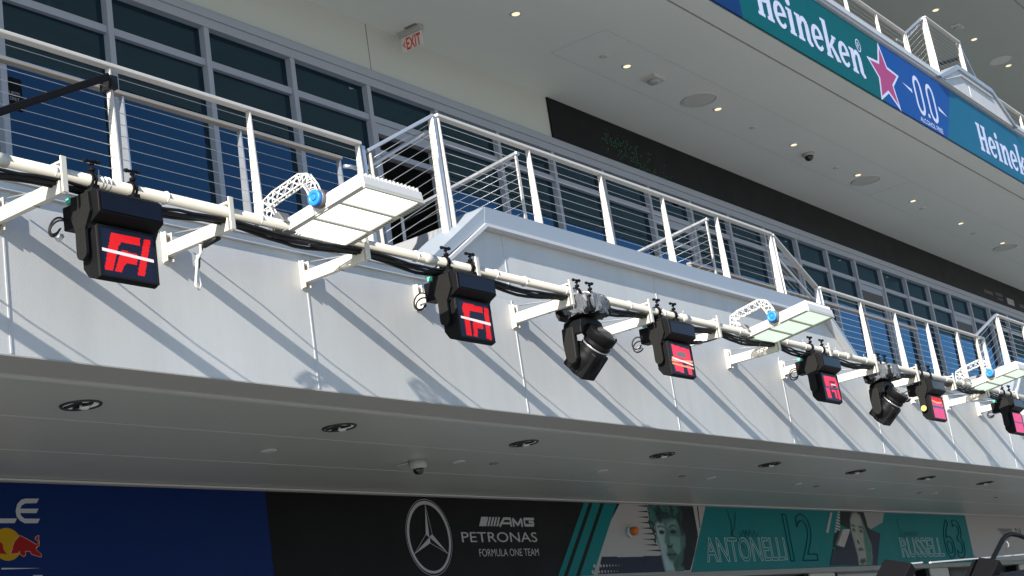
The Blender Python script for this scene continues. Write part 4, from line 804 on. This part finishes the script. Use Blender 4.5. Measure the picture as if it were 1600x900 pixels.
# ------------------------------------------------------------------ printed banner on the upper slab edge
yb=YB-0.03; zb0,zb1=Z_US+0.012,12.30
t=thing('fascia_banner','green and blue beer banner with white lettering and red star on upper slab edge','banner',(21,yb,zb0))
obj('navy_panel',MB().box(14,20.40,yb,YB-0.001,zb0,zb1),'b_navy',t)
obj('green_panel',MB().prism([(20.401,zb0),(26.02,zb0),(26.33,zb1),(20.401,zb1)],(0,yb,0),(1,0,0),(0,0,1),(0,1,0),0.029),'b_green',t)
obj('blue_panel',MB().prism([(26.021,zb0),(29.16,zb0),(30.05,zb1),(26.331,zb1)],(0,yb,0),(1,0,0),(0,0,1),(0,1,0),0.029),'b_blue',t)
obj('teal_panel',MB().prism([(29.161,zb0),(40,zb0),(40,zb1),(30.051,zb1)],(0,yb,0),(1,0,0),(0,0,1),(0,1,0),0.029),'b_teal',t)
def slab_letters(word,x0,x1,z0):
    """condensed slab lettering built from strokes; widths are spread over x0..x1"""
    wd={'H':0.66,'e':0.56,'i':0.34,'n':0.63,'k':0.62}; tot=sum(wd[c] for c in word); s=(x1-x0)/tot; x=x0; mb=MB(); y=yb-0.001
    xh,cap,asc=0.47,0.63,0.70; sw=0.155; y_=[y]
    def pl(p): 
        y_[0]-=0.00025; mb.wallpoly(p,y_[0])
    def st(p,w):
        for i in range(len(p)-1):
            a,b=Vector(p[i]),Vector(p[i+1]); d=(b-a).normalized(); n=Vector((-d.y,d.x)); wa,wb=(w[i],w[i+1]) if isinstance(w,list) else (w,w)
            a2=a-d*0.006; b2=b+d*0.006; pl([tuple(a2-n*wa/2),tuple(b2-n*wb/2),tuple(b2+n*wb/2),tuple(a2+n*wa/2)])
    def rect(a,b,c,d): pl([(a,b),(c,b),(c,d),(a,d)])
    for ch in word:
        y_[0]=y; W=wd[ch]*s-0.045
        if ch=='H':
            for a in (0.045,W-0.045-sw):
                rect(x+a,z0,x+a+sw,z0+cap); rect(x+a-0.05,z0,x+a+sw+0.03,z0+0.06); rect(x+a-0.05,z0+cap-0.06,x+a+sw+0.03,z0+cap)
            st([(x+0.1,z0+cap*0.46),(x+W-0.1,z0+cap*0.54)],0.075)
        elif ch=='e':
            cx,cz=x+W/2,z0+xh/2; rx,rz=W/2-0.065,xh/2-0.03; pts=[]; ws=[]
            for i in range(23):
                a=2+(318)*i/22; q=R(a); pts.append((cx+rx*math.cos(q),cz+rz*math.sin(q))); ws.append(0.075+0.06*abs(math.cos(q))**1.5 if a<290 else 0.07)
            st(pts,ws); st([(cx-rx,cz-0.035),(cx+rx+0.03,cz+0.045)],0.06)
        elif ch in 'ink':
            sx=x+0.045
            h=asc if ch=='k' else xh
            rect(sx,z0,sx+sw,z0+h); rect(sx-0.05,z0+h-0.055,sx+0.05,z0+h); rect(sx-0.04,z0,sx+sw+0.035,z0+0.055)
            if ch=='i':
                pl([(sx+sw/2+0.085*math.cos(R(a)),z0+xh+0.125+0.075*math.sin(R(a))) for a in range(0,360,24)])
            if ch=='n':
                rx=x+W-0.05-sw/2
                st(arc((sx+sw+rx)/2,z0+xh-0.15,(rx-sx-sw)/2,0.115,180,0,8),[0.05,0.06,0.075,0.09,0.10,0.115,0.13,0.145,sw])
                rect(rx-sw/2,z0+0.05,rx+sw/2,z0+xh-0.15); st([(rx,z0+0.08),(rx+0.03,z0+0.03),(rx+0.085,z0+0.012),(rx+0.12,z0+0.03)],[sw,0.12,0.08,0.06])
            if ch=='k':
                st([(sx+sw,z0+0.21),(x+W-0.10,z0+xh-0.05)],[0.06,0.10]); rect(x+W-0.17,z0+xh-0.05,x+W+0.0,z0+xh)
                st([(sx+sw+0.05,z0+0.27),(x+W-0.06,z0+0.03)],[0.10,0.15]); rect(x+W-0.15,z0,x+W+0.03,z0+0.055)
        x+=wd[ch]*s
    return mb
obj('lettering',slab_letters('Heineken',21.05,25.28,11.31),'b_letter',t)
obj('lettering',slab_letters('Heineken',31.28,35.55,11.26),'b_letter',t)
rg=MB().stroke(arc(25.20,11.93,0.10,0.115,0,360,18),0.022,yb-0.001); obj('registered_mark',rg,'b_letter',t)
obj('registered_mark',text_mesh('R',25.155,25.245,11.87,11.99,yb-0.0016,offset=0.01),'b_letter',t)
def star(cx,cz,rx,rz,k=0.46,rot=0): 
    return [(cx+rx*(1 if i%2==0 else k)*math.sin(R(rot+36*i)),cz+rz*(1 if i%2==0 else k)*math.cos(R(rot+36*i))) for i in range(10)]
obj('star',MB().wallpoly(star(26.27,11.60,0.80,0.70),yb-0.001,0).wallpoly(star(26.27,11.60,0.665,0.575,0.45),yb-0.0018,1),['b_letter','b_star'],t)
z=MB()
for cx in (27.98,28.66):
    pts=arc(cx,11.83,0.17,0.20,0,180,9)+arc(cx-0.0,11.49,0.17,0.20,180,360,9); pts.append(pts[0]); z.stroke(pts,0.085,yb-0.001)
z.wallpoly([(28.28,11.28),(28.37,11.28),(28.37,11.36),(28.28,11.36)],yb-0.001)
z.wallpoly([(27.15,11.73),(27.62,11.62),(27.62,11.70)],yb-0.001); z.wallpoly([(29.02,11.60),(29.46,11.56),(29.02,11.69)],yb-0.001)
obj('zero_mark',z,'b_letter',t)
obj('small_lettering',text_mesh('ALCOHOL FREE',27.75,28.95,11.085,11.19,yb-0.0012,offset=0.01),'b_letter',t)

# ------------------------------------------------------------------ printed wraps above the garages
yg=YW-0.02; g0,g1=3.30,Z_LS-0.035
def wrap(name,label,x0,x1,col,pts=None):
    t=thing(name,label,'wall banner',((x0+x1)/2,yg,g0))
    mb=MB()
    if pts: mb.prism(pts,(0,yg,0),(1,0,0),(0,0,1),(0,1,0),0.018)
    else: mb.box(x0,x1,yg,YW-0.002,g0,g1)
    obj('panel',mb,col,t); return t
def layers(name,lst,parent,mp=lambda c:'p_'+c,y0=None):
    mb=MB(); ms=[]
    y=yg-0.0008 if y0 is None else y0
    for c,p in lst:
        if mp(c) not in ms: ms.append(mp(c))
        p=[(a,min(max(b,g0+0.004),g1-0.004)) for a,b in p]
        q=[p[0]]
        for v in p[1:]:
            if (Vector(v)-Vector(q[-1])).length>0.002: q.append(v)
        mb.wallpoly(q,y,ms.index(mp(c)),0.0005); y-=0.0006
    return obj(name,mb,ms,parent)
import numpy as np
PC=dict(dark=(0.010,0.012,0.014),navy=(0.018,0.022,0.040),skin_dark=(0.060,0.125,0.108),skin_light=(0.25,0.34,0.34),skin_mid=(0.12,0.22,0.19),skin_dark2=(0.035,0.085,0.07),hair=(0.012,0.036,0.032),hair_light=(0.03,0.10,0.09),
    skin_light2=(0.25,0.26,0.23),skin_mid2=(0.06,0.14,0.11),eye=(0.05,0.045,0.04),white=(0.34,0.32,0.31),shade=(0.12,0.11,0.11))
def printed_photo(name,lst,parent,y,seed,step=0.011):
    """a photograph printed on the wrap: soft tones held as a colour per point of a fine grid"""
    xs=[a for c,p in lst for a,b in p]; x0,x1=min(xs),max(xs); z0,z1=g0+0.004,g1-0.004
    nx,nz=int((x1-x0)/step)+1,int((z1-z0)/step)+1
    gx,gz=np.meshgrid(np.linspace(x0,x1,nx),np.linspace(z0,z1,nz)); col=np.zeros((nz,nx,3)); cov=np.zeros((nz,nx))
    rg=np.random.RandomState(seed)
    def blurn(sc):
        a=rg.rand(max(2,int(nz/sc))+2,max(2,int(nx/sc))+2); iz=np.linspace(0,a.shape[0]-1.001,nz); ix=np.linspace(0,a.shape[1]-1.001,nx)
        i0,j0=iz.astype(int),ix.astype(int); fz,fx=(iz-i0)[:,None],(ix-j0)[None]
        return (a[i0][:,j0]*(1-fz)*(1-fx)+a[i0+1][:,j0]*fz*(1-fx)+a[i0][:,j0+1]*(1-fz)*fx+a[i0+1][:,j0+1]*fz*fx)-0.5
    wob=blurn(7)+0.6*blurn(3)
    for c,p in lst:
        ins=np.zeros((nz,nx),bool); d=np.full((nz,nx),9.0)
        for i in range(len(p)):
            xa,za=p[i]; xb,zb=p[i-1]
            if za!=zb: ins^=((za>gz)!=(zb>gz))&(gx<(xb-xa)*(gz-za)/(zb-za)+xa)
            L=(xb-xa)**2+(zb-za)**2
            if L<1e-9: continue
            t=np.clip(((gx-xa)*(xb-xa)+(gz-za)*(zb-za))/L,0,1); d=np.minimum(d,np.hypot(gx-xa-t*(xb-xa),gz-za-t*(zb-za)))
        s=np.where(ins,d,-d); size=max(max(a for a,b in p)-min(a for a,b in p),max(b for a,b in p)-min(b for a,b in p))
        bl=0.012 if c in ('dark','navy','white') and size>0.5 else min(0.05,0.010+0.055*size)
        if c.startswith('hair'): s=s+wob*0.09; bl=0.03
        al=np.clip(s/(2*bl)+0.5,0,1); al=al*al*(3-2*al)
        if c in ('white','shade'): al=(s>0)*1.0
        tone=np.array(PC[c])[None,None]*(1+(0.9*wob[...,None] if c.startswith('hair') else 0.16*wob[...,None]))
        col=col*(1-al[...,None])+tone*al[...,None]; cov=np.maximum(cov,al)
    me=bpy.data.meshes.new(name); off=wpos(parent)
    V=np.stack([gx.ravel()-off.x,np.full(nx*nz,y)-off.y,gz.ravel()-off.z],1)
    F=[(k*nx+i,k*nx+i+1,(k+1)*nx+i+1,(k+1)*nx+i) for k in range(nz-1) for i in range(nx-1) if min(cov[k,i],cov[k+1,i],cov[k,i+1],cov[k+1,i+1])>0.5]
    me.from_pydata(V.tolist(),[],F); at=me.color_attributes.new("print",'FLOAT_COLOR','POINT')
    at.data.foreach_set("color",np.concatenate([col.reshape(-1,3),np.ones((nx*nz,1))],1).astype(np.float32).ravel())
    if 'photo_print' not in M:
        Mx=bpy.data.materials.new('photo_print'); Mx.use_nodes=True; n=Mx.node_tree; b=n.nodes["Principled BSDF"]; b.inputs["Roughness"].default_value=0.55; b.inputs["Specular IOR Level"].default_value=0.1
        a=n.nodes.new("ShaderNodeVertexColor"); a.layer_name="print"; n.links.new(a.outputs[0],b.inputs["Base Color"]); M['photo_print']=Mx
    me.materials.append(M['photo_print'])
    bm=bmesh.new(); bm.from_mesh(me); bmesh.ops.delete(bm,geom=[v for v in bm.verts if not v.link_faces],context='VERTS'); bm.to_mesh(me); bm.free()
    o=bpy.data.objects.new(name,me); COL.objects.link(o); o.parent=parent; return o
# blue team banner
t=wrap('team_banner','dark blue banner with silver letters and a red bull on a yellow sun',XA,12.88,'p_blue')
[layers('letter',[q],t) for q in LLETTER+ELETTER]
layers('sun_disc',[('yellow',[(9.36+0.165*math.cos(R(a)),3.785+0.155*math.sin(R(a))) for a in range(0,360,12)])],t)
layers('bull_emblem',BULL,t,y0=yg-0.0016)
# black team banner
t=wrap('team_banner','black and teal banner with a round three pointed star emblem and white lettering',12.881,20.5,'p_black',[(12.881,g0),(19.19,g0),(20.56,g1),(12.881,g1)])
cx,cz=15.76,3.855
e=MB()
e.stroke(arc(cx,cz,0.420,0.445,0,360,48),[0.030+0.016*abs(math.sin(R(3.75*i+40))) for i in range(49)],yg-0.001)
e.stroke(arc(cx,cz,0.462,0.487,0,360,48),0.006,yg-0.001)
for a in (90,210,330):
    tip=(cx+0.40*math.cos(R(a)),cz+0.425*math.sin(R(a))); l=(cx+0.075*math.cos(R(a+60)),cz+0.075*math.sin(R(a+60))); rgt=(cx+0.075*math.cos(R(a-60)),cz+0.075*math.sin(R(a-60)))
    e.wallpoly([tip,l,(cx,cz)],yg-0.002); e.stroke([tip,rgt,(cx,cz)],0.007,yg-0.003)
obj('star_emblem',e,'p_silver',t)
am=MB(); za,zb_=4.005,4.130; h=zb_-za; sk=0.14
def par(x0,x1): am.wallpoly([(x0,za),(x1,za),(x1+sk*0.55,zb_),(x0+sk*0.55,zb_)],yg-0.001)
par(16.86,17.02)
for q in range(4): par(17.045+q*0.068,17.085+q*0.068)
yy=yg-0.0012
am.stroke([(17.33,za),(17.45,zb_-0.018),(17.60,zb_-0.018),(17.60,za)],0.036,yy).stroke([(17.38,za+0.042),(17.60,za+0.042)],0.028,yy-0.0006)
am.stroke([(17.66,za),(17.66,zb_-0.02),(17.76,za+0.02),(17.86,zb_-0.02),(17.86,za)],0.038,yy)
am.stroke([(18.17,zb_-0.018),(17.93,zb_-0.018),(17.93,za+0.018),(18.14,za+0.018),(18.14,za+0.065),(18.04,za+0.065)],0.036,yy)
obj('lettering',am,'p_silver',t)
obj('lettering',text_mesh('PETRONAS',16.44,18.18,3.79,3.925,yg-0.001),'p_silver',t)
obj('lettering',text_mesh('FORMULA ONE TEAM',16.78,18.17,3.60,3.70,yg-0.001,offset=-0.004),'p_silver',t)
dz=g1-g0; stp=MB()
def slant(b0,b1,mi=0,k=1.0):
    sl=1.37*0.72
    stp.wallpoly([(b0,g0+0.003),(b1,g0+0.003),(b1+sl,g1-0.003),(b0+sl,g1-0.003)],yg-0.001,mi)
slant(18.56,18.70); slant(18.80,19.02); slant(19.12,19.58-0.10)
obj('teal_stripe',stp,'p_teal',t)
# white banner with the first portrait
t=wrap('driver_banner','white and dark banner printed with a curly haired young face in green tones',20.5,23.3,'p_white',[(19.191,g0),(22.41,g0),(23.30,g1),(20.561,g1)])
layers('spike',PORTRAIT_A_SPIKES,t,y0=yg-0.001)
printed_photo('portrait',PORTRAIT_A,t,yg-0.0035,3)
layers('thin_stripe',[('dark',[(23.00,4.37),(23.04,4.37),(22.99,4.02),(22.96,4.0)])],t,y0=yg-0.001)
dt=MB()
for r_ in range(2):
    for q in range(9):
        xx=19.55-0.07*r_+q*0.085; zz=3.435-0.085*r_; rad=0.028-0.0024*q
        dt.wallpoly([(xx+rad*1.2*math.cos(R(a)),zz+rad*math.sin(R(a))) for a in range(0,360,45)],yg-0.004)
obj('dot_row',dt,'p_white',t)
b=thing('strobe_beacon','small amber beacon with white base on the white part of the face banner','beacon',(20.72,yg-0.05,3.93))
obj('base',MB().lathe((20.68,yg-0.002,3.935),(0,-1,0),[(0,0.085),(0.05,0.085),(0.06,0.06)],18),'p_outlinewhite',b)
obj('lens',MB().lathe((20.68,yg-0.063,3.935),(0,-1,0),[(0,0.068),(0.07,0.066),(0.10,0.045),(0.11,0.015)],18),mat('amber',(0.45,0.11,0.01),0.3),b)
# teal name banner 1
t=wrap('driver_banner','teal banner with outlined surname, signature and the number twelve',22.42,28.4,'p_teal',[(22.411,g0),(27.35,g0),(28.36,g1),(23.301,g1)])
obj('surname',text_mesh('ANTONELLI',23.02,26.05,3.44,3.86,yg-0.003,outline=0.011),'p_outlinewhite',t)
obj('race_number',text_mesh('12',26.15,27.35,3.42,4.30,yg-0.003,outline=0.010),'p_ink',t)
obj('signature',MB().stroke([(24.05,4.32),(24.12,4.10),(24.05,3.88)],0.022,yg-0.006).stroke([(24.34,4.28),(24.20,4.02),(24.06,3.91),(24.22,3.82),(24.42,3.68)],0.022,yg-0.006).stroke([(24.36,3.96),(24.38,3.86),(24.50,3.98),(24.54,3.86),(24.62,3.99),(24.66,3.87),(24.76,3.99),(24.80,3.87),(24.92,3.98),(24.96,3.86),(25.08,3.95)],0.016,yg-0.006).stroke([(24.40,4.06),(24.42,4.07)],0.02,yg-0.006).stroke([(24.86,4.06),(24.88,4.07)],0.02,yg-0.006),'p_ink',t)
# banner with the second portrait
t=wrap('driver_banner','dark teal banner printed with a short haired face beside slanted white bars',28.0,31.0,'p_teal',[(27.351,g0),(30.5,g0),(30.95,g1),(28.361,g1)])
[layers('white_bar',[q],t,y0=yg-0.001) for q in STRIPES_B]
printed_photo('portrait',PORTRAIT_B,t,yg-0.008,5)
# teal name banner 2
t=wrap('driver_banner','teal banner with outlined surname, signature and the number sixty three',30.6,35.9,'p_teal',[(30.501,g0),(35.89,g0),(35.9,g1),(30.951,g1)])
obj('surname',text_mesh('RUSSELL',31.55,34.0,3.44,3.86,yg-0.003,outline=0.013),'p_outlinewhite',t)
obj('race_number',text_mesh('63',34.15,35.40,3.38,4.28,yg-0.003,outline=0.011),'p_ink',t)
obj('signature',MB().stroke([(31.75,4.27),(31.65,4.22),(31.66,3.95),(31.72,3.80)],0.02,yg-0.006).stroke([(31.83,4.04),(31.86,3.86),(32.0,3.98),(32.03,3.88),(32.14,3.98),(32.2,3.88),(32.3,3.99),(32.36,3.88),(32.48,3.99),(32.52,3.9),(32.64,3.98)],0.016,yg-0.006).stroke([(32.3,3.88),(32.42,3.7),(32.44,3.42),(32.38,3.36)],0.016,yg-0.006),'p_ink',t)
# pale banner at the right
t=wrap('team_banner','plain pale grey banner with a dark outlined triangle emblem at the right edge',35.901,60,'p_white')
tr=MB()
for q in range(3): 
    s=1-0.30*q; tr.stroke([(38.0+0.55*(1-s),4.07-0.03*q),(39.1-0.55*(1-s),4.07-0.03*q),(38.6,3.80+0.045*q),(38.0+0.55*(1-s),4.07-0.03*q)],0.016,yg-0.001-0.001*q)
obj('triangle_emblem',tr,'p_dark',t)
obj('lettering',text_mesh('N',39.35,39.75,3.98,4.10,yg-0.001),'p_dark',t)
# ------------------------------------------------------------------ pit wall stand in the near right corner
t=thing('pit_wall_stand','black topped stand with slanted posts and bright screen edge, bottom right corner','stand',(14.5,5,0))
for x in (12.40,14.62):
    obj('post',MB().bar((x-0.38,5.30,1.54),(x+0.22,4.93,2.285),0.10,0.27,up=(0,1,0)),'blackmetal',t,bevel=0.008)
    obj('post_leg',MB().box(x-0.32,x-0.18,5.24,5.38,0,1.62),'blackmetal',t)
rfp=[(13.9,1.84),(14.2,2.10),(14.6,2.135),(15.2,2.170),(16.2,2.195),(18.5,2.22),(18.5,1.86)]
obj('canopy',MB().prism(rfp,(0,4.75,0),(1,0,0),(0,0,1),(0,1,0),1.2),'blackmetal',t,bevel=0.02)
obj('canopy_leg',MB().box(17.0,17.15,5.2,5.35,0,1.86),'blackmetal',t)
obj('clear_screen',MB().box(12.70,18.5,5.02,5.03,2.0,2.322),'screen_clear',t) if False else None
obj('screen_edge',MB().bar((13.55,5.02,2.305),(18.5,5.02,2.395),0.020,0.012),'lamp_white',t)
obj('screen_edge',MB().bar((12.98,5.02,2.300),(13.35,5.02,2.307),0.020,0.012),'lamp_white',t)
t=thing('gooseneck_boom','black curved boom rising from the stand at the right edge','boom',(15.0,5.0,2.2))
obj('arm',MB().tube([(14.75,5.0,2.10),(15.05,5.0,2.26),(15.35,5.0,2.39),(15.60,5.0,2.50),(15.75,5.0,2.545),(15.92,5.0,2.56),(16.15,5.0,2.548),(16.5,5.0,2.50)],0.024,10),'blackmetal',t)
obj('hose',MB().tube([(15.62,4.97,2.48),(15.64,4.96,2.45),(15.60,4.96,2.42)],0.010,6),'lamp_grey',t)
